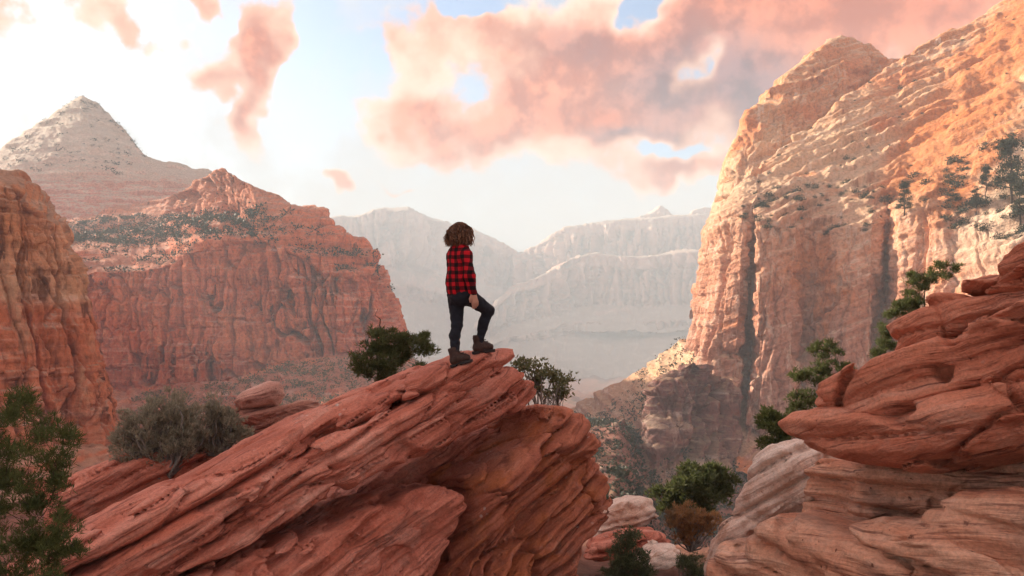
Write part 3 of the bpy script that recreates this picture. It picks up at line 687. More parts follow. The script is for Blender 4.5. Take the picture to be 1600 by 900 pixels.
rock_part('inner_ledge', PA, P4, -.75, 1.6, M_red, 131, r=.1, parent=OUT, org=o0, b1=(.14, .07, .05), ang=30)
rock_part('knob', PA, P5, .05, 1.0, M_red, 141, r=.12, parent=OUT, org=o0, b1=(.16, .03, .03), ang=35)
rock_part('nose', PA, P7, .38, 1.3, M_nose, 151, r=.2, rb=.65, parent=OUT, org=o0, b1=(.24, .09, .08), b2=(.11, .02, .02), ang=38, curve=.12, lump=.06, joint=(1.1, .5, .07, .05), h=.023)
rock_part('lower_slab', PA, P8, .62, .9, M_red, 161, r=.22, rb=.4, parent=OUT, org=o0, b1=(.24, .06, .05), ang=28, lump=.08)

# ledges and loose rocks behind the slab, at the left
PL = Plane(80, 8.6, 460, 9.6)
LED = empty('rock_ledge', (-4.4, 9.3, -4.5), label='low bedded red ledge under the grey sagebrush', category='rock')
oL = np.array(LED.location)
rock_part('slab', PL, [(60, 800), (95, 776), (130, 745), (180, 722), (240, 712), (320, 712), (380, 700), (420, 692), (440, 720), (330, 780), (200, 850), (60, 900)], .5, 1.2, M_red, 201, ang=22, parent=LED, org=oL, b1=(.16, .05, .05), r=.14, h=.028)
rock_part('slab', PL, [(20, 760), (100, 742), (160, 714), (210, 690), (245, 688), (300, 700), (320, 730), (200, 780), (100, 800)], .1, 1.2, M_red, 211, ang=18, parent=LED, org=oL, b1=(.15, .05, .05), r=.12, h=.028)
PL2 = Plane(300, 10.4, 520, 10.8)
M_pinkl = slick_mat('pink_ledge_rock', PL2.bed_normal(R(14), .1), [(.34, .14, .10), (.46, .22, .165), (.56, .31, .245), (.64, .42, .35)], lich=.4)
rock_part('boulder', PL2, [(360, 632), (385, 612), (420, 598), (438, 602), (443, 620), (432, 640), (405, 649), (378, 648)], .45, .5, slick_mat('pink_boulder_rock', PL2.bed_normal(R(15), .1), [(.44, .21, .16), (.56, .31, .25), (.64, .40, .33), (.68, .46, .39)], lich=.3, bstr=.4), 221, ang=18, r=.2, rb=.4, b1=(.3, .02, .012), b2=(.12, .006, .004), lump=.04, h=.022, joint=(3, 2, 0, 0), chip=.02,
          label='smooth pinkish boulder resting on the ledge behind the slab', category='rock')
rock_part('rock_ledge', PL2, [(300, 720), (318, 665), (340, 642), (380, 640), (440, 640), (470, 630), (500, 636), (540, 654), (520, 720)], .35, 1.0, M_pinkl, 231, ang=14, r=.12, b1=(.12, .05, .04), h=.028,
          label='flat pink ledge beneath the smooth boulder, behind the slab', category='rock')

# outcrop on the right
PB = Plane(1230, 7.6, 1600, 5.9)
M_org = slick_mat('orange_sandstone', PB.bed_normal(R(22), .15), [(.35, .105, .06), (.54, .19, .115), (.64, .26, .165), (.71, .38, .28), (.60, .20, .105)], lich=.35)
M_low = slick_mat('banded_lower_sandstone', PB.bed_normal(R(8), .2), [(.36, .135, .08), (.58, .27, .17), (.68, .38, .26), (.75, .52, .41), (.66, .30, .15)], lich=.3, stain=(.38, .22, .16), scale=.8)
oR = np.array([3.6, 6.6, -4.2])
OUR = empty('rock_outcrop', tuple(oR), label='stacked overhanging red rock ledges at the right edge', category='rock')
Q1 = [(1450, 458), (1472, 446), (1530, 424), (1600, 391), (1760, 320), (1760, 480), (1600, 470), (1550, 478), (1500, 470)]
Q2 = [(1391, 518), (1425, 492), (1462, 460), (1550, 462), (1760, 460), (1760, 560), (1540, 530), (1480, 552), (1425, 560), (1398, 556), (1406, 540)]
Q3 = [(1291, 632), (1303, 611), (1400, 572), (1475, 548), (1520, 506), (1555, 484), (1620, 478), (1760, 440), (1760, 580), (1600, 600), (1500, 645), (1400, 672), (1335, 674), (1294, 658)]
Q4 = [(1229, 676), (1250, 660), (1300, 654), (1400, 662), (1500, 632), (1600, 588), (1760, 560), (1760, 705), (1600, 700), (1500, 724), (1420, 742), (1345, 736), (1275, 712), (1236, 694)]
Q5 = [(1228, 730), (1248, 700), (1300, 705), (1500, 705), (1760, 680), (1760, 1000), (1180, 1000), (1190, 880), (1220, 790)]
Q6 = [(1085, 1000), (1118, 905), (1150, 862), (1200, 826), (1260, 812), (1340, 838), (1450, 812), (1560, 776), (1760, 770), (1760, 1000)]
rock_part('slab', PB, Q1, .45, 1.6, M_org, 301, r=.08, rb=.3, ang=22, parent=OUR, org=oR, b1=(.26, .04, .04), h=.022)
rock_part('slab', PB, Q2, .30, 1.6, M_org, 311, r=.11, ang=14, parent=OUR, org=oR, b1=(.18, .07, .05), h=.022)
rock_part('slab', PB, Q3, .55, 1.3, M_org, 321, r=.09, rb=.30, joint=(1.9, .6, .09, .06), ang=24, parent=OUR, org=oR, b1=(.34, .045, .05), b2=(.12, .010, .012), lump=.05, h=.022)
rock_part('slab', PB, Q4, .62, 1.2, M_org, 331, r=.09, rb=.26, joint=(1.7, .55, .09, .06), ang=12, parent=OUR, org=oR, b1=(.30, .045, .05), b2=(.12, .010, .012), lump=.05, h=.022, curve=-.04)
rock_part('undercut', PB, Q5, -.45, 1.8, M_low, 341, r=.2, ang=5, parent=OUR, org=oR, b1=(.22, .08, .05), lump=.13, h=.024)
rock_part('lower_mass', PB, Q6, .75, .9, M_low, 351, b2=(.14, .010, .010), r=.25, rb=.7, joint=(2.0, .8, .12, .05), ang=-12, parent=OUR, org=oR, b1=(.45, .06, .05), lump=.10, h=.026, curve=-.06)
PQ = Plane(1090, 9.2, 1260, 8.6)
M_pale = slick_mat('pale_sandstone', PQ.bed_normal(R(30), .1), PALE, lich=.1, stain=(.50, .27, .18), bstr=.6, dark=(.42, .24, .18))
PALEO = empty('rock_outcrop', (2.9, 9.0, -4.6), label='pale pinkish white rounded rock beside the right outcrop', category='rock')
oP = np.array(PALEO.location)
rock_part('boulder', PQ, [(1138, 812), (1150, 772), (1165, 738), (1196, 706), (1240, 690), (1300, 700), (1300, 820), (1215, 822), (1170, 840)], .4, 1.0, M_pale, 401, r=.25, ang=35, parent=PALEO, org=oP, b1=(.3, .06, .06), h=.026, lump=.1)
rock_part('boulder', PQ, [(1092, 900), (1100, 862), (1125, 824), (1160, 800), (1200, 812), (1220, 860), (1170, 900), (1130, 990), (1090, 990)], .6, .7, M_pale, 411, r=.25, ang=50, parent=PALEO, org=oP, b1=(.32, .05, .05), h=.026, lump=.1)

# rubble ledges on the shelf between the outcrops
PG = Plane(900, 14.5, 1060, 14.5)
def small_rock(poly, Y, seed, mat, label, ang=12):
    pl = Plane(poly[0][0], Y, poly[0][0] + 100, Y)
    return rock_part('rock', pl, poly, .5, .8, mat, seed, ang=ang, r=.14, b1=(.17, .06, .05), h=.035, lump=.08, label=label, category='rock', group='loose rocks on the shelf')
small_rock([(925, 850), (940, 806), (968, 788), (992, 782), (1020, 794), (1028, 812), (1000, 838), (960, 856)], 14.0, 501, M_pale, 'pale bedded rock in the gap beyond the tall slab nose')
small_rock([(915, 880), (925, 850), (975, 838), (1030, 840), (1052, 858), (1030, 880), (960, 890)], 12.6, 511, M_red, 'red rock slab in the gap below the pale bedded rock')
small_rock([(1010, 882), (1030, 866), (1065, 868), (1072, 886), (1040, 898), (1012, 895)], 11.6, 521, M_pale, 'grey white flat stone lying by the bottom shrubs', 4)
# ------------------------------------------------------------------ plants
def tubes(paths, sides=5):
    """paths: list of (points (n,3), radii (n)). One mesh of tapered tubes."""
    V, Q = [], []; base = 0
    for P, r in paths:
        P = np.asarray(P, float); n = len(P)
        T = np.gradient(P, axis=0); T /= np.maximum(np.linalg.norm(T, axis=1, keepdims=True), 1e-9)
        ref = np.array([.31, .17, .93]); ref = ref if abs(T[0] @ ref) < .9 else np.array([.9, .3, .1])
        A = np.cross(T, ref); A /= np.maximum(np.linalg.norm(A, axis=1, keepdims=True), 1e-9); B = np.cross(T, A)
        th = np.arange(sides) * 2 * math.pi / sides
        ring = P[:, None] + np.asarray(r)[:, None, None] * (np.cos(th)[None, :, None] * A[:, None] + np.sin(th)[None, :, None] * B[:, None])
        V.append(ring.reshape(-1, 3))
        i = np.arange(n * sides).reshape(n, sides) + base; j = np.roll(i, -1, 1)
        Q.append(np.stack([i[:-1], j[:-1], j[1:], i[1:]], -1).reshape(-1, 4)); base += n * sides
    return np.concatenate(V), np.concatenate(Q)

def leaves(C, D, L, W, rng, quad=True, droop=0.0):
    """thin leaf rhombs: centres C, directions D (unit), length L, width W (arrays)"""
    n = len(C); rnd = rng.normal(size=(n, 3)); S = np.cross(D, rnd); S /= np.maximum(np.linalg.norm(S, axis=1, keepdims=True), 1e-9)
    a = C; b = C + D * (L * .5)[:, None] + S * (W * .5)[:, None]; c = C + D * L[:, None]; d = C + D * (L * .5)[:, None] - S * (W * .5)[:, None]
    c[:, 2] -= droop * L
    V = np.stack([a, b, c, d], 1).reshape(-1, 3); i = np.arange(n)[:, None] * 4
    return V, np.concatenate([i, i + 1, i + 2, i + 3], 1)

def unit(v): return v / np.maximum(np.linalg.norm(v, axis=-1, keepdims=True), 1e-9)

def plant(name, base, clumps, seed, leafm, barkm, tufts=26, needles=9, nl=.055, nw=.010, trunk_r=.03, crad=.09, up=.45, stems=0, droop=0.0, dead=0, spread=.8, **props):
    """base point, clump centres (n,3): limbs grow to every clump, each clump is a cloud of leaf tufts"""
    rng = np.random.RandomState(seed); base = np.asarray(base, float); clumps = np.asarray(clumps, float)
    order = np.argsort(np.linalg.norm(clumps - base, axis=1))
    nodes = [base]; nrad = [trunk_r]; paths = []
    H = np.linalg.norm(clumps.mean(0) - base)
    for k in order:
        c = clumps[k]
        if stems: j = 0 if rng.rand() < stems else rng.randint(len(nodes))
        else:
            nd = np.array(nodes); dist = np.linalg.norm(nd - c, axis=1) + .35 * np.maximum(0, nd[:, 2] - c[2] + .02) * 3 + .25 * np.linalg.norm(nd - base, axis=1)
            j = int(np.argmin(dist))
        a = nodes[j]; L = np.linalg.norm(c - a)
        mid = (a + c) / 2 + rng.normal(size=3) * L * .13 + np.array([0, 0, -.06 * L if not stems else .02 * L])
        t = np.linspace(0, 1, 7)[:, None]
        P = (1 - t) ** 2 * a + 2 * t * (1 - t) * mid + t ** 2 * c
        P[1:-1] += rng.normal(size=(5, 3)) * L * .025
        r0 = nrad[j] * (.85 if j == 0 else .62); rr = np.linspace(r0, max(r0 * .35, trunk_r * .06), 7)
        paths.append((P, rr))
        for q in (2, 4, 6): nodes.append(P[q]); nrad.append(rr[q])
    for _ in range(dead):
        c = clumps[rng.randint(len(clumps))]; d = unit(rng.normal(size=3) + np.array([0, 0, .8]))
        P = c + np.linspace(0, 1, 5)[:, None] * d * H * .28 + rng.normal(size=(5, 3)) * H * .02
        paths.append((P, np.linspace(trunk_r * .2, trunk_r * .05, 5)))
    V, Q = tubes(paths)
    n = len(clumps)
    cr = crad * (.6 + .8 * rng.rand(n))
    tc = np.repeat(clumps, tufts, 0) + (unit(rng.normal(size=(n * tufts, 3))) * (rng.rand(n * tufts, 1) ** .45)) * np.repeat(cr, tufts)[:, None] * np.array([1.1, 1.1, .75])
    td = unit(tc - np.repeat(clumps, tufts, 0) * .6 - base * .4 + np.array([0, 0, up * crad]) + rng.normal(size=tc.shape) * crad * .4)
    C = np.repeat(tc, needles, 0); D = unit(np.repeat(td, needles, 0) + spread * rng.normal(size=C.shape))
    m = len(C)
    LV, LQ = leaves(C, D, nl * (.6 + .8 * rng.rand(m)), nw * (.7 + .6 * rng.rand(m)), rng, droop=droop)
    root = empty(name, tuple(base), **props)
    finish('trunk', mesh_np('trunk', V - base, Q), barkm, parent=root)
    finish('crown', mesh_np('crown', LV - base, LQ), leafm, parent=root, smooth=False)
    return root

def clumps_px(ells, Y, n, seed, depth=None):
    """clump centres inside ellipsoids given as (px, py, rx, ry) in front of depth Y"""
    rng = np.random.RandomState(seed); out = []; area = np.array([e[2] * e[3] for e in ells], float); cnt = np.maximum(1, np.round(n * area / area.sum())).astype(int)
    for e, k in zip(ells, cnt):
        for _ in range(k):
            v = rng.normal(size=3); v /= np.linalg.norm(v); v *= rng.rand() ** .4
            yy = Y + v[1] * (depth or e[2] * .9 / F * Y)
            p = px3(e[0], e[1], Y); out.append((p[0] + v[0] * e[2] / F * Y, yy, p[2] + v[2] * e[3] / F * Y))
    return np.array(out)

L_pine = leaf_mat('pine_needles', (.060, .078, .024), (.14, .16, .05), (.085, .10, .034))
L_pine2 = leaf_mat('pinyon_needles', (.065, .082, .028), (.15, .165, .06), (.09, .10, .036))
L_sage = leaf_mat('sagebrush_leaves', (.24, .22, .155), (.42, .38, .28), (.27, .235, .17))
L_yel = leaf_mat('buffaloberry_leaves', (.12, .13, .055), (.24, .23, .12), (.15, .15, .07))
L_dry = leaf_mat('dry_brush_leaves', (.24, .11, .045), (.36, .20, .09), (.20, .13, .07))
L_bush = leaf_mat('bush_leaves', (.055, .072, .025), (.12, .135, .05), (.075, .085, .03))
L_soft = leaf_mat('soft_shrub_leaves', (.07, .09, .045), (.15, .17, .085), (.09, .10, .05))
L_far = leaf_mat('scrub_leaves', (.018, .028, .013), (.048, .058, .026), (.034, .036, .020), trans=.1)
B_dark = bark_mat('dark_bark', (.045, .03, .022), (.11, .08, .06))
B_grey = bark_mat('grey_bark', (.13, .115, .10), (.28, .25, .22))

plant('pine_tree', px3(20, 1250, 4.6), clumps_px([(25, 640, 40, 36), (55, 695, 50, 34), (96, 700, 22, 16), (28, 765, 58, 44), (92, 742, 26, 18), (62, 838, 52, 52), (20, 885, 60, 50), (85, 885, 30, 30), (-60, 700, 70, 110), (-70, 850, 70, 90)], 4.6, 150, 1, .30), 1, L_pine, B_dark, tufts=26, needles=11, nl=.045, nw=.0045, trunk_r=.035, crad=.075,
      label='dark green pine at the bottom left corner of the picture', category='tree')
plant('pinyon_tree', px3(612, 700, 10.6), clumps_px([(600, 527, 38, 20), (640, 538, 38, 20), (575, 556, 30, 20), (618, 566, 48, 26), (662, 540, 17, 15), (565, 580, 20, 12), (595, 590, 26, 12)], 10.6, 105, 2), 2, L_pine2, B_dark, tufts=17, needles=10, nl=.062, nw=.010, trunk_r=.055, crad=.080, dead=2,
      label='small pinyon tree growing behind the slab beside the person', category='tree')
plant('shrub', px3(852, 700, 10.2), clumps_px([(822, 572, 24, 14), (850, 588, 20, 13), (880, 598, 20, 13), (870, 612, 22, 10), (840, 600, 20, 14)], 10.2, 44, 3), 3, L_yel, B_grey, tufts=12, needles=5, nl=.05, nw=.022, trunk_r=.02, crad=.10, stems=.3, dead=4,
      label='sparse yellow green shrub showing just beyond the slab tip', category='shrub')
plant('sagebrush', px3(262, 748, 8.7), clumps_px([(232, 665, 48, 40), (275, 650, 36, 36), (205, 700, 32, 30), (295, 680, 34, 34), (250, 700, 50, 24)], 8.7, 170, 4), 4, L_sage, B_grey, tufts=20, needles=7, nl=.05, nw=.009, trunk_r=.022, crad=.075, stems=.55, up=1.4, spread=.5, dead=12,
      label='wide grey green sagebrush on the low bedded ledge', category='shrub')
plant('sagebrush', px3(345, 728, 9.0), clumps_px([(332, 640, 24, 18), (345, 665, 32, 22), (372, 682, 22, 16), (330, 695, 28, 18)], 9.0, 75, 5), 5, L_sage, B_grey, tufts=18, needles=7, nl=.05, nw=.009, trunk_r=.02, crad=.075, stems=.55, up=1.4, spread=.5, dead=14,
      label='smaller twiggy sagebrush next to the smooth pinkish boulder', category='shrub')
plant('pinyon_tree', px3(1266, 668, 12.0), clumps_px([(1288, 552, 26, 15), (1304, 575, 26, 12), (1280, 592, 30, 12), (1252, 588, 18, 12), (1306, 604, 20, 9), (1262, 622, 26, 13), (1250, 640, 16, 10)], 12.0, 60, 6), 6, L_pine2, B_dark, tufts=15, needles=10, nl=.068, nw=.011, trunk_r=.05, crad=.082, dead=3,
      label='crooked dark pinyon tree rising behind the right rock ledges', category='tree')
plant('shrub', px3(1215, 715, 11.4), clumps_px([(1213, 660, 26, 16), (1200, 650, 14, 10), (1225, 678, 20, 14), (1208, 690, 18, 14)], 11.4, 36, 7), 7, L_pine, B_dark, tufts=22, needles=9, nl=.07, nw=.012, trunk_r=.03, crad=.10,
      label='low green shrub between the pale rock and crooked pinyon', category='shrub')
for k, (lab, els, by) in enumerate((
        ('dark pinyon standing at the top of the right ledges, highest of three', [(1455, 432, 34, 14), (1480, 420, 20, 10), (1435, 448, 16, 10)], (1455, 520)),
        ('dark pinyon beside the overhanging ledge, middle of three', [(1418, 468, 18, 14), (1402, 490, 20, 14), (1430, 480, 14, 12)], (1412, 570)),
        ('dark low pinyon below the overhanging ledge, lowest of three', [(1386, 522, 15, 14), (1380, 540, 16, 10), (1372, 556, 14, 8)], (1384, 600)))):
    plant('pinyon_tree', px3(*by, 13.0), clumps_px(els, 13.0, 34, 8 + k), 8 + k, L_pine2, B_dark, tufts=14, needles=9, nl=.07, nw=.010, trunk_r=.03, crad=.075, dead=3, label=lab, category='tree', group='pinyons behind the right ledges')
plant('shrub', px3(1085, 835, 17), clumps_px([(1085, 752, 42, 24), (1060, 778, 38, 20), (1128, 748, 26, 20), (1105, 780, 36, 18)], 17, 90, 12), 12, L_bush, B_dark, tufts=22, needles=8, nl=.11, nw=.03, trunk_r=.05, crad=.17,
      label='broad green bush in the gully left of the pale rock', category='shrub')
plant('shrub', px3(1078, 862, 13.5), clumps_px([(1070, 808, 36, 20), (1095, 815, 26, 22), (1075, 832, 36, 16)], 13.5, 80, 13), 13, L_dry, B_grey, tufts=16, needles=6, nl=.07, nw=.013, trunk_r=.018, crad=.09, stems=.6, up=1.6, spread=.45, dead=10,
      label='rusty orange dry brush below the broad green bush', category='shrub')
plant('shrub', px3(985, 930, 10.8), clumps_px([(982, 840, 18, 16), (985, 870, 32, 18), (970, 895, 34, 18), (1005, 890, 22, 18)], 10.8, 70, 14), 14, L_soft, B_grey, tufts=18, needles=8, nl=.06, nw=.010, trunk_r=.022, crad=.09, up=1.0,
      label='soft grey green young shrub at the bottom of the gap', category='shrub')
plant('shrub', px3(1078, 925, 10.4), clumps_px([(1076, 880, 20, 14), (1090, 898, 18, 12)], 10.4, 26, 15), 15, L_soft, B_grey, tufts=16, needles=8, nl=.05, nw=.009, trunk_r=.015, crad=.08, up=1.0, stems=.5,
      label='small thin shrub at the foot of the pale rock', category='shrub')
plant('grass_tuft', px3(1283, 668, 7.2), clumps_px([(1276, 654, 12, 8), (1292, 656, 12, 7)], 7.2, 22, 16, .08), 16, L_sage, B_grey, tufts=8, needles=6, nl=.045, nw=.004, trunk_r=.006, crad=.035, stems=.8, up=1.5, label='little grey grass tuft on the lowest right ledge', category='plant')

# trees and shrubs standing on the big cliff
def on_grid(Gd, rows, cols, rlo, rhi, clo, chi, n, seed, upmin=.3):
    nrm = grid_normals(Gd); rng = np.random.RandomState(seed)
    nz = np.abs(blur(blur(nrm[..., 2], 2, 0), 2, 1))
    ok = (rows[:, None] >= rlo) & (rows[:, None] <= rhi) & (cols[None] >= clo) & (cols[None] <= chi) & (nz > upmin)
    I = np.argwhere(ok)
    if len(I) == 0: return np.zeros((0, 3))
    I = I[rng.choice(len(I), min(n, len(I)), replace=False)]
    return Gd[I[:, 0], I[:, 1]]

def pix(P): return CX + P[:, 0] / P[:, 1] * F, CY - P[:, 2] / P[:, 1] * F

def conifer(px, pyb, pyt, Y, seed, label, wide=.20):
    b = np.array(px3(px, pyb, Y)); H = (pyb - pyt) / F * Y; rng = np.random.RandomState(seed); cl = []
    for k in range(40):
        t = .26 + .68 * rng.rand(); a = rng.rand() * 6.283; rr = H * wide * (1.12 - t) ** .6 * (.45 + .65 * rng.rand())
        cl.append((b[0] + rr * math.cos(a), b[1] + rr * math.sin(a), b[2] + H * t))
    cl.append((b[0], b[1], b[2] + H))
    V, Q = tubes([(np.array([b + np.array([rng.normal() * .006 * H, rng.normal() * .006 * H, H * t]) for t in np.linspace(0, 1, 9)]), np.linspace(H * .022, H * .004, 9))] +
                 [(np.array([[b[0], b[1], c[2] - H * .02], [(b[0] + c[0]) / 2, (b[1] + c[1]) / 2, c[2] - H * .005], c]), np.array([.007, .005, .002]) * H) for c in cl], 5)
    cl = np.array(cl); n = 120
    C = np.repeat(cl, n, 0) + rng.normal(size=(len(cl) * n, 3)) * H * np.array([.042, .042, .018])
    D = unit(rng.normal(size=C.shape) + np.array([0, 0, .5])); m = len(C)
    LV, LQ = leaves(C, D, H * .034 * (.6 + .8 * rng.rand(m)), H * .013 * (.6 + .8 * rng.rand(m)), rng)
    root = empty('pine_tree', tuple(b), label=label, category='tree', group='tall pines on the cliff ledge')
    finish('trunk', mesh_np('trunk', V - b, Q), B_dark, parent=root)
    finish('crown', mesh_np('crown', LV - b, LQ), L_far, parent=root, smooth=False)

def grid_at(Gd, px, py):
    u = CX + Gd[..., 0] / Gd[..., 1] * F; v = CY - Gd[..., 2] / Gd[..., 1] * F
    d = (u - px) ** 2 + (v - py) ** 2; k = np.unravel_index(np.argmin(np.where(Gd[..., 1] > 0, d, 1e9)), d.shape)
    return float(Gd[k][1])
for px, pyb, pyt, sd, lab in ((1580, 320, 212, 61, 'tallest dark pine on the cliff ledge at the right edge'), (1413, 336, 284, 62, 'slim dark pine standing alone at the head of the cliff crevice'),
                              (1541, 306, 258, 63, 'short pine on the ledge just left of the tallest pine'), (1525, 332, 292, 64, 'small pine below the tallest pine, nearest the tan wall'), (1594, 350, 282, 65, 'ledge pine cut by the right picture edge')):
    conifer(px, pyb + 4, pyt, grid_at(GR, px, pyb), sd, lab)

def shrub_mesh(seed, n=280, ls=.27):
    rng = np.random.RandomState(seed)
    C = unit(rng.normal(size=(n, 3))) * (rng.rand(n, 1) ** .4) * np.array([1, 1, .62]); C[:, 2] += .45; C *= (1 + .25 * rng.normal(size=(n, 1)))
    D = unit(C - np.array([0, 0, .1]) + .7 * rng.normal(size=C.shape))
    return leaves(C, D, ls * (.6 + .8 * rng.rand(n)), ls * .55 * (.6 + .8 * rng.rand(n)), rng)

SHR = []
for k in range(4):
    V, Q = shrub_mesh(700 + k); me = mesh_np('shrub', V, Q); me.materials.append(L_far); SHR.append(me)
def shrub_copies(Pts, lo, hi, seed, label, group):
    rng = np.random.RandomState(seed)
    for p in Pts:
        o = bpy.data.objects.new('shrub', SHR[rng.randint(4)]); COL.objects.link(o)
        s = lo + (hi - lo) * rng.rand() ** 2
        o.location = (p[0], p[1], p[2] - .28 * s); o.scale = (s, s, s * (.8 + .5 * rng.rand())); o.rotation_euler = (0, 0, rng.rand() * 6.28)
        o['label'] = label; o['category'] = 'shrub'; o['group'] = group
def inview(P, x0=-20, x1=1620):
    u, v = pix(P); return P[(u > x0) & (u < x1) & (v > -20) & (v < 900)]
P = inview(on_grid(GR, rowR, colR, 2.85, 4.1, 4, 15, 95, 81))
shrub_copies(P, .4, 1.25, 1, 'small dark shrub dotted along the bench above the cliff wall', 'shrubs on the bench above the cliff wall')
P = inview(on_grid(GR, rowR, colR, 2.9, 4.3, 15.3, 18, 230, 82, .2))[:110]
shrub_copies(P, .5, 1.4, 2, 'dark shrub among others on the steep ledge round the tall pines', 'shrubs on the ledge round the tall pines')
P = inview(on_grid(GR, rowR, colR, 1.1, 2.85, 5, 18, 75, 83))
shrub_copies(P, .3, .75, 3, 'tiny shrub speck scattered on the sunlit slickrock slope', 'shrub specks on the sunlit slope')

def scrub(name, Pts, lo, hi, seed, label, mat=None, n=26):
    if len(Pts) == 0: return
    rng = np.random.RandomState(seed); VV, QQ = [], []; b = 0
    prot = [shrub_mesh(800 + k, n, .62) for k in range(5)]
    for p in Pts:
        V, Q = prot[rng.randint(5)]; s = lo + (hi - lo) * rng.rand() ** 2; a = rng.rand() * 6.28
        Rm = np.array([[math.cos(a), -math.sin(a), 0], [math.sin(a), math.cos(a), 0], [0, 0, 1]])
        VV.append(V @ Rm.T * s + p); QQ.append(Q + b); b += len(V)
    finish(name, mesh_np(name, np.concatenate(VV), np.concatenate(QQ)), mat or L_far, smooth=False, kind='stuff', label=label)
scrub('scrub', np.concatenate([on_grid(GB, rowB, colB, 1.9, 2.6, 0, 7.2, 1500, 91), on_grid(GB, rowB, colB, 2.5, 3.02, 0, 7, 420, 92), on_grid(GB, rowB, colB, 1.7, 3.0, 7, 15, 120, 96)]), .5, 1.6, 91, 'dense green scrub covering the bench of the red butte')
scrub('scrub', np.concatenate([on_grid(GB, rowB, colB, 5.05, 6.0, 2, 17, 1100, 93)]), .35, 1.3, 92, 'olive and dry brush covering the talus below the red butte',
      leaf_mat('talus_brush_leaves', (.06, .06, .03), (.20, .16, .075), (.11, .10, .045), trans=.1))
PP = np.concatenate([on_grid(GP, rowP, colP, 1.05, 1.5, 4, 12, 50, 94), on_grid(GP, rowP, colP, 1.5, 3.2, 1, 11, 120, 95)])
scrub('scrub', PP, .6, 1.7, 93, 'dark specks of scrub on the pale pyramid peak')
rng = np.random.RandomState(5); PV = []
for _ in range(3600):
    px, Y = rng.uniform(880, 1170), rng.uniform(62, 190); x = (px - CX) / F * Y
    PV.append((x, Y, 0))
PV = np.array(PV); PV[:, 2] = ground_z(PV[:, 0], PV[:, 1])
VG = GV.reshape(-1, 3); VG = VG[(VG[:, 1] < 205)]; VG = VG[rng.choice(len(VG), 900)]
BG = GBU[int(GBU.shape[0] * .55):].reshape(-1, 3); BG = BG[rng.choice(len(BG), 200)]
scrub('scrub', np.concatenate([PV[:2300], VG, BG]), .25, 1.05, 94, 'dark scrub filling the gully floor below the huge cliff', n=20)

# fallen blocks in the gully
def rubble(Pts, lo, hi, seed, mat, label):
    rng = np.random.RandomState(seed); VV, QQ = [], []; b = 0
    cube = np.array([(x, y, z) for z in (-1, 1) for y in (-1, 1) for x in (-1, 1)], float); fq = np.array([(0, 2, 3, 1), (4, 5, 7, 6), (0, 1, 5, 4), (2, 6, 7, 3), (0, 4, 6, 2), (1, 3, 7, 5)])
    for p in Pts:
        s = lo + (hi - lo) * rng.rand() ** 3; A = np.linalg.qr(rng.normal(size=(3, 3)))[0]
        V = (cube * np.array([1, .75, .55]) + rng.normal(size=(8, 3)) * .22) @ A * s + p + np.array([0, 0, .2 * s])
        VV.append(V); QQ.append(fq + b); b += 8
    finish('rubble', mesh_np('rubble', np.concatenate(VV), np.concatenate(QQ)), mat, smooth=False, kind='stuff', label=label)
rg = np.random.RandomState(77); RP = []
for _ in range(420):
    Y = rg.uniform(36, 150); px = rg.uniform(890, 1170); RP.append(((px - CX) / F * Y, Y, 0))
RP = np.array(RP); RP[:, 2] = ground_z(RP[:, 0], RP[:, 1])
rubble(RP, .10, .75, 78, M_butt, 'fallen red blocks strewn down the gully')
# ------------------------------------------------------------------ the person
bpy.context.view_layer.update()
SLABS = [c for c in OUT.children if c.name.startswith('slab')]
def hit(px, py, fallback):
    d = Vector(((px - CX) / F, 1, (CY - py) / F)).normalized(); best = None
    for s in SLABS:
        mi = s.matrix_world.inverted(); ok, loc, nrm, _ = s.ray_cast(mi @ Vector((0, 0, 0)), (mi.to_3x3() @ d).normalized())
        if ok:
            p = s.matrix_world @ loc
            if best is None or p.length < best.length: best = p
    return np.array(best) if best is not None else np.array(px3(px, py, fallback))
def drop(x, y):
    z = None
    for s in SLABS:
        mi = s.matrix_world.inverted(); ok, loc, _, _ = s.ray_cast(mi @ Vector((x, y, 3)), Vector((0, 0, -1)))
        if ok:
            w = (s.matrix_world @ loc).z; z = w if z is None else max(z, w)
    return z
footL = hit(714, 572, 8.0); footR = None
for yy in range(549, 572, 2):
    p = hit(752, yy, -1.0)
    if p[1] > 0 and p[1] < 9.5: footR = hit(752, yy + 3, 8.1); break
if footR is None or footR[1] < 0: footR = np.array(px3(752, 560, 8.1))
PYD = float(footL[1]) + .05
print('FEET', footL, footR)
def J(px, py, dy): return np.array(px3(px, py, PYD)) + np.array([0, dy, 0])
fw = np.array([.86, .51, 0]); rt = np.array([.51, -.86, 0])
hd = J(719, 365, .0); nk = J(719, 388, .0)
shR, elR, wrR = J(729, 399, -.14), J(736, 432, -.20), J(741, 459, -.17)
shL, elL, wrL = J(708, 398, .13), J(709, 432, .18), J(726, 452, .22)
chest, waist, pelv = J(719, 408, 0), J(720, 436, 0), J(721, 458, 0)
hipR, hipL = J(731, 462, -.05), J(712, 462, .08)
ankL = np.array([footL[0] - .02, footL[1] + .02, (drop(footL[0], footL[1]) or footL[2]) + .085])
ankR = np.array([footR[0] - .03, footR[1] + .02, (drop(footR[0], footR[1]) or footR[2]) + .085])
knL = (hipL + ankL) / 2 + np.array([-.005, 0, .01]) + fw * .02
knR = J(763, 486, .14)
def cone(P, a, b, ra, rb):
    ba = b - a; h2 = ba @ ba; t = np.clip(((P - a) @ ba) / h2, 0, 1)
    return np.linalg.norm(P - a - t[:, None] * ba, axis=1) - (ra + (rb - ra) * t)
def ell(P, c, ax, rad):
    q = (P - c) @ np.array(ax).T / np.array(rad); l = np.linalg.norm(q, axis=1)
    return (l - 1) * min(rad)
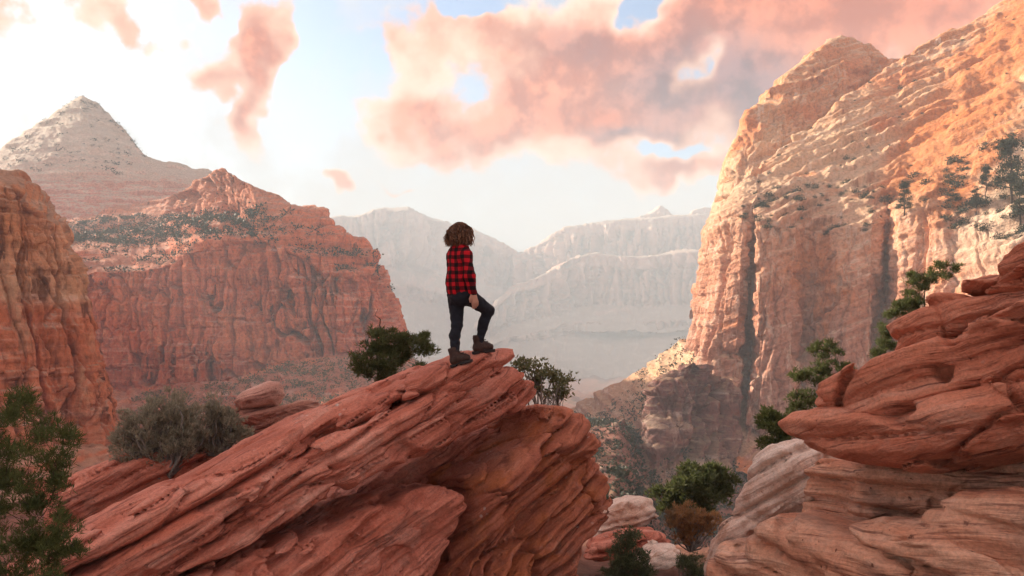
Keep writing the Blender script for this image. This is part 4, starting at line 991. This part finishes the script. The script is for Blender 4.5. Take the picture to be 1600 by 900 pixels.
def smin(a, b, k):
    h = np.clip(.5 + .5 * (b - a) / k, 0, 1); return b + (a - b) * h - k * h * (1 - h)
def union(ds, k=.03):
    r = ds[0]
    for d in ds[1:]: r = smin(r, d, k)
    return r
UPV = np.array([0, 0, 1.]); AX = [rt, fw, UPV]
PORG = np.array([(footL[0] + footR[0]) / 2, PYD, min(ankL[2], ankR[2]) - .085])
def sd_mesh(name, fn, pts, pad, h, mat, parent=None, **props):
    pts = np.array(pts); lo, hi = pts.min(0) - pad, pts.max(0) + pad
    V, Q = implicit(fn, fn, lo, hi, h, .03)
    return finish(name, mesh_np(name, V - PORG, Q), mat, parent=parent, loc=None if parent else tuple(PORG), **props)
def simple_mat(name, col, rough=.8, var=.15, sc=60):
    m, N = new_mat(name); pos = N.n('ShaderNodeTexCoord').outputs['Object']; n = N.noise(pos, sc, 4, .6)
    out_bsdf(N, N.mix(1.0, col, N.ramp(n, [(.3, 1 - var), (.7, 1 + var)]), 'MULTIPLY'), rough, n, .2, .004, .3); return m
M_skin = simple_mat('skin', (.52, .27, .19), .5, .06)
M_jean = simple_mat('dark_denim', (.011, .012, .019), .85, .35, 25)
M_boot = simple_mat('brown_boot_leather', (.048, .024, .018), .6, .3, 40)
M_sole = simple_mat('boot_sole', (.03, .024, .022), .8)
def plaid_mat():
    m, N = new_mat('red_black_plaid'); pos = N.n('ShaderNodeTexCoord').outputs['Object']
    def band(v, off, per=.076):
        f = N.m('FRACT', N.m('ADD', N.m('DIVIDE', v, per), off)); return N.step(N.m('ABSOLUTE', N.m('SUBTRACT', f, .5)), .275, .225)
    u = N.n('ShaderNodeVectorMath', {0: pos, 1: (.80, -.45, .06)}, operation='DOT_PRODUCT').outputs['Value']
    z = N.n('ShaderNodeSeparateXYZ', {0: pos}).outputs['Z']
    wob = N.m('MULTIPLY', N.m('SUBTRACT', N.noise(pos, 5, 2), .5), .03)
    a, b = band(N.m('ADD', u, wob), .1), band(N.m('ADD', z, wob), .35)
    s = N.m('MULTIPLY', N.m('ADD', a, b), .5)
    col = N.ramp(s, [(0, (.50, .010, .018)), (.5, (.115, .006, .010)), (1, (.010, .006, .007))])
    n = N.noise(pos, 160, 3)
    out_bsdf(N, col, .9, n, .25, .004, .15); return m
M_plaid = plaid_mat()
M_hair, _N = new_mat('brown_curly_hair')
out_bsdf(_N, _N.mix(_N.n('ShaderNodeNewGeometry').outputs['Random Per Island'], (.065, .028, .016), (.26, .115, .058)), .55, spec=.4)

# body: one continuous figure (head with face, neck, torso, arms with hands, legs)
hdir = fw * .94 + rt * -.05; hdir /= np.linalg.norm(hdir); hrt = np.cross(hdir, UPV)
HAX = [hrt, hdir, UPV]
def hand(P, wr, el, side):
    ax = unit(wr - el); d = []
    lat = unit(np.cross(ax, rt)); pn_ = rt
    palm0, palm1 = wr + ax * .01, wr + ax * .085
    d.append(cone(P, palm0 + lat * .012, palm1 + lat * .022, .018, .017)); d.append(cone(P, palm0 - lat * .012, palm1 - lat * .022, .018, .015)); d.append(cone(P, palm0, palm1, .018, .016))
    r = union(d, .012)
    for k, (o, ln) in enumerate(((.030, .060), (.010, .070), (-.010, .066), (-.029, .050))):
        a = palm1 + lat * o; b = a + ax * ln * .55 - pn_ * .006 * side; c = b + ax * ln * .35 - pn_ * .022 * side - lat * .004
        r = smin(r, np.minimum(cone(P, a, b, .0095, .0088), cone(P, b, c, .0088, .0075)), .006)
    t0 = palm0 + lat * .022; t1 = t0 + lat * .026 + ax * .028; t2 = t1 + ax * .032 + lat * .004
    return smin(r, np.minimum(cone(P, t0, t1, .013, .011), cone(P, t1, t2, .011, .008)), .008)
def body(P):
    d = [ell(P, hd, HAX, (.075, .095, .115)), ell(P, hd + hdir * .03 - UPV * .06, HAX, (.055, .06, .06)),
         cone(P, hd + hdir * .088 - UPV * .002, hd + hdir * .110 - UPV * .03, .010, .015),                     # nose
         cone(P, hd + hrt * .073 - UPV * .02, hd + hrt * .078 + UPV * .02, .016, .018), cone(P, hd - hrt * .073 - UPV * .02, hd - hrt * .078 + UPV * .02, .016, .018),  # ears
         cone(P, hd + hdir * .080 - UPV * .066 - hrt * .02, hd + hdir * .080 - UPV * .066 + hrt * .02, .011, .011),  # lips
         cone(P, nk - UPV * .03, hd - UPV * .07, .055, .05)]
    r = union(d, .02)
    for s in (-1, 1): r = np.maximum(r, -(np.linalg.norm(P - (hd + hdir * .098 + hrt * s * .034), axis=1) - .016))   # eye sockets
    for s in (-1, 1): r = np.minimum(r, np.linalg.norm(P - (hd + hdir * .078 + hrt * s * .033), axis=1) - .0135)
    t = union([ell(P, chest, AX, (.145, .095, .17)), ell(P, waist, AX, (.125, .09, .16)), ell(P, pelv, AX, (.145, .105, .12)), cone(P, shR - UPV * .015, shL - UPV * .015, .042, .042)], .05)
    r = smin(r, t, .03)
    for a, b, c, s in ((shR, elR, wrR, 1), (shL, elL, wrL, -1)):
        r = smin(r, smin(cone(P, a, b, .042, .036), cone(P, b, c, .036, .025), .02), .03); r = smin(r, hand(P, c, b, s), .012)
    for a, b, c in ((hipR, knR, ankR), (hipL, knL, ankL)):
        r = smin(r, smin(cone(P, a, b, .076, .048), cone(P, b, c, .045, .032), .02), .03)
    return r
PER = sd_mesh('person', body, [hd + UPV * .12, ankL, ankR, knR, wrR, wrL, shR, shL], .14, .0075, M_skin, label='person in red plaid shirt and dark jeans standing on the slab tip', category='person')
def shirt(P):
    w = pn(P[:, 0] / .07, P[:, 1] / .07, P[:, 2] / .11, 3) * .012 + pn(P[:, 0] / .03, P[:, 1] / .03, P[:, 2] / .05, 4) * .005
    hem = J(720, 461, 0)
    fl = ell(P, J(720, 445, 0), AX, (.160, .130, .21))
    t = union([ell(P, chest + UPV * .01 - fw * .005, AX, (.165, .118, .18)), ell(P, waist - fw * .01, AX, (.155, .122, .20)), fl, cone(P, shR - UPV * .012, shL - UPV * .012, .062, .062)], .05)
    t = np.maximum(t, (hem[2] + .012 * np.sin(P[:, 0] * 22) - P[:, 2]) * .9)
    for a, b, c in ((shR, elR, wrR), (shL, elL, wrL)):
        e = b + (c - b) * .88
        t = smin(t, smin(cone(P, a, b, .060, .051), cone(P, b, e, .051, .043), .02), .007)
    t = smin(t, cone(P, nk - UPV * .022 - fw * .03, nk + UPV * .012 - fw * .02, .062, .056), .02)
    return t - w
sd_mesh('shirt', shirt, [shR, shL, wrR, wrL, hipR, hipL, nk], .17, .0075, M_plaid, parent=PER)
def jeans(P):
    w = pn(P[:, 0] / .05, P[:, 1] / .05, P[:, 2] / .035, 8) * .0075
    t = ell(P, pelv - UPV * .005 - fw * .01, AX, (.150, .118, .13))
    for a, b, c, l in ((hipR, knR, ankR, .90), (hipL, knL, ankL, .92)):
        e = b + (c - b) * l; calf = b + (c - b) * .33 - fw * .018
        t = smin(t, union([cone(P, a, b, .088, .058), cone(P, b, calf, .055, .054), cone(P, calf, e, .054, .040)], .02), .035)
    return t - w
sd_mesh('jeans', jeans, [pelv + UPV * .08, hipR, hipL, knR, knL, ankL, ankR], .15, .0075, M_jean, parent=PER)
def boot(ank, d, pitch):
    d = unit(np.array(d, float)); dn = unit(d + UPV * pitch); up = unit(UPV - dn * (UPV @ dn)); sd = np.cross(dn, up)
    sole = ank - up * .068
    def fn(P):
        t = union([cone(P, ank + up * .075, ank - up * .02, .052, .045), cone(P, ank - up * .03 - dn * .02, ank - up * .038 + dn * .125, .043, .033), cone(P, ank + up * .01 + dn * .03, ank - up * .02 + dn * .095, .040, .031)], .03)
        t = np.maximum(t, (P - (ank + up * .10)) @ up); t = np.maximum(t, -((P - sole) @ up))
        return t - .003 * pn(P[:, 0] / .02, P[:, 1] / .02, P[:, 2] / .015, 9)
    def fs(P):
        q = P - sole; a, b, c = q @ dn, q @ sd, q @ up
        prof = np.hypot(np.maximum(np.abs(a - .05) - .085, 0), b) - (.040 - .007 * np.cos(a * 30) * (a > -.02))
        low = np.where((a > .0) & (a < .045), -.008, -.022)
        return np.maximum(np.maximum(prof, c - .006), low - c)
    b = sd_mesh('boot', fn, [ank], .24, .006, M_boot, parent=PER)
    s = sd_mesh('sole', fs, [ank], .24, .005, M_sole); s.parent = b; s.location = (0, 0, 0)
    V, Q = tubes([(np.array([ank + up * (.06 - .02 * k) + dn * (.052 + .018 * k) + sd * .03, ank + up * (.065 - .02 * k) + dn * (.062 + .02 * k), ank + up * (.06 - .02 * k) + dn * (.052 + .018 * k) - sd * .03]), np.full(3, .004)) for k in range(4)])
    finish('laces', mesh_np('laces', V - PORG, Q), M_sole, parent=b)
boot(ankL, (.86, -.30, 0), .30); boot(ankR, (.93, .30, 0), .10)
def hairs():
    rng = np.random.RandomState(3); n = 4200; S = []
    v = unit(rng.normal(size=(n * 3, 3)))
    q = v @ np.array([hrt, hdir, UPV]).T
    keep = (v @ UPV > -.35) & ~((v @ hdir > .62) & (v @ UPV < .62)); v = v[keep][:n]; n = len(v)
    loc = np.stack([v @ hrt, v @ hdir, v @ UPV], 1)
    root = hd + (loc * np.array([.078, .097, .114])) @ np.array([hrt, hdir, UPV])
    out = unit(v - UPV * (v @ UPV)[:, None] * .8)
    length = .16 + .05 * rng.rand(n)
    end_z = hd[2] - .070 - .045 * rng.rand(n)
    stray = np.where(rng.rand(n) < .07, .035 * rng.rand(n), 0.0)
    K = 6; pts = []
    for k in range(K):
        t = k / (K - 1)
        p = root + out * ((.012 + stray + .024 * rng.rand(n)) * np.sin(min(1, t * 1.4) * 1.57))[:, None] + v * (.012 * (1 - t)) 
        p[:, 2] = root[:, 2] * (1 - t) + end_z * t + .035 * math.sin(t * 3.14) * (.6 + .6 * rng.rand(n))
        p += rng.normal(size=p.shape) * .011 * (t + .25); pts.append(p)
    pts = np.stack(pts, 1)
    wd = np.cross(np.gradient(pts, axis=1), rng.normal(size=(n, 1, 3))); wd = unit(wd) * np.array([.004, .0055, .0055, .005, .004, .0012])[None, :, None]
    A, B = pts - wd, pts + wd
    V = np.stack([A, B], 2).reshape(n, K * 2, 3)
    f = np.array([[2 * k, 2 * k + 1, 2 * k + 3, 2 * k + 2] for k in range(K - 1)])
    Q = (np.arange(n)[:, None, None] * K * 2 + f[None]).reshape(-1, 4)
    finish('hair', mesh_np('hair', V.reshape(-1, 3) - PORG, Q), M_hair, parent=PER)
hairs()
# ------------------------------------------------------------------ haze
def make_haze(x0, x1, y0, y1, z0, z1, dens):
    v = [(x, y, z) for z in (z0, z1) for y in (y0, y1) for x in (x0, x1)]
    me = mesh_np('haze', v, [(0, 2, 3, 1), (4, 5, 7, 6), (0, 1, 5, 4), (2, 6, 7, 3), (0, 4, 6, 2), (1, 3, 7, 5)])
    m, N = new_mat('haze_air')
    pv = N.n('ShaderNodeVolumePrincipled', {'Color': (.60, .72, .82, 1), 'Density': dens, 'Anisotropy': 0.0})
    pv.inputs['Density Attribute'].default_value = ''; pv.inputs['Temperature Attribute'].default_value = ''
    o = N.n('ShaderNodeOutputMaterial'); N.L(pv.outputs[0], o.inputs['Volume'])
    try: m.cycles.homogeneous_volume = True
    except Exception: pass
    finish('haze', me, m, smooth=False, kind='stuff', label='pale even haze filling the whole canyon')
make_haze(-5200, 5200, -5200, 5200, -235, 196, 0.00066)
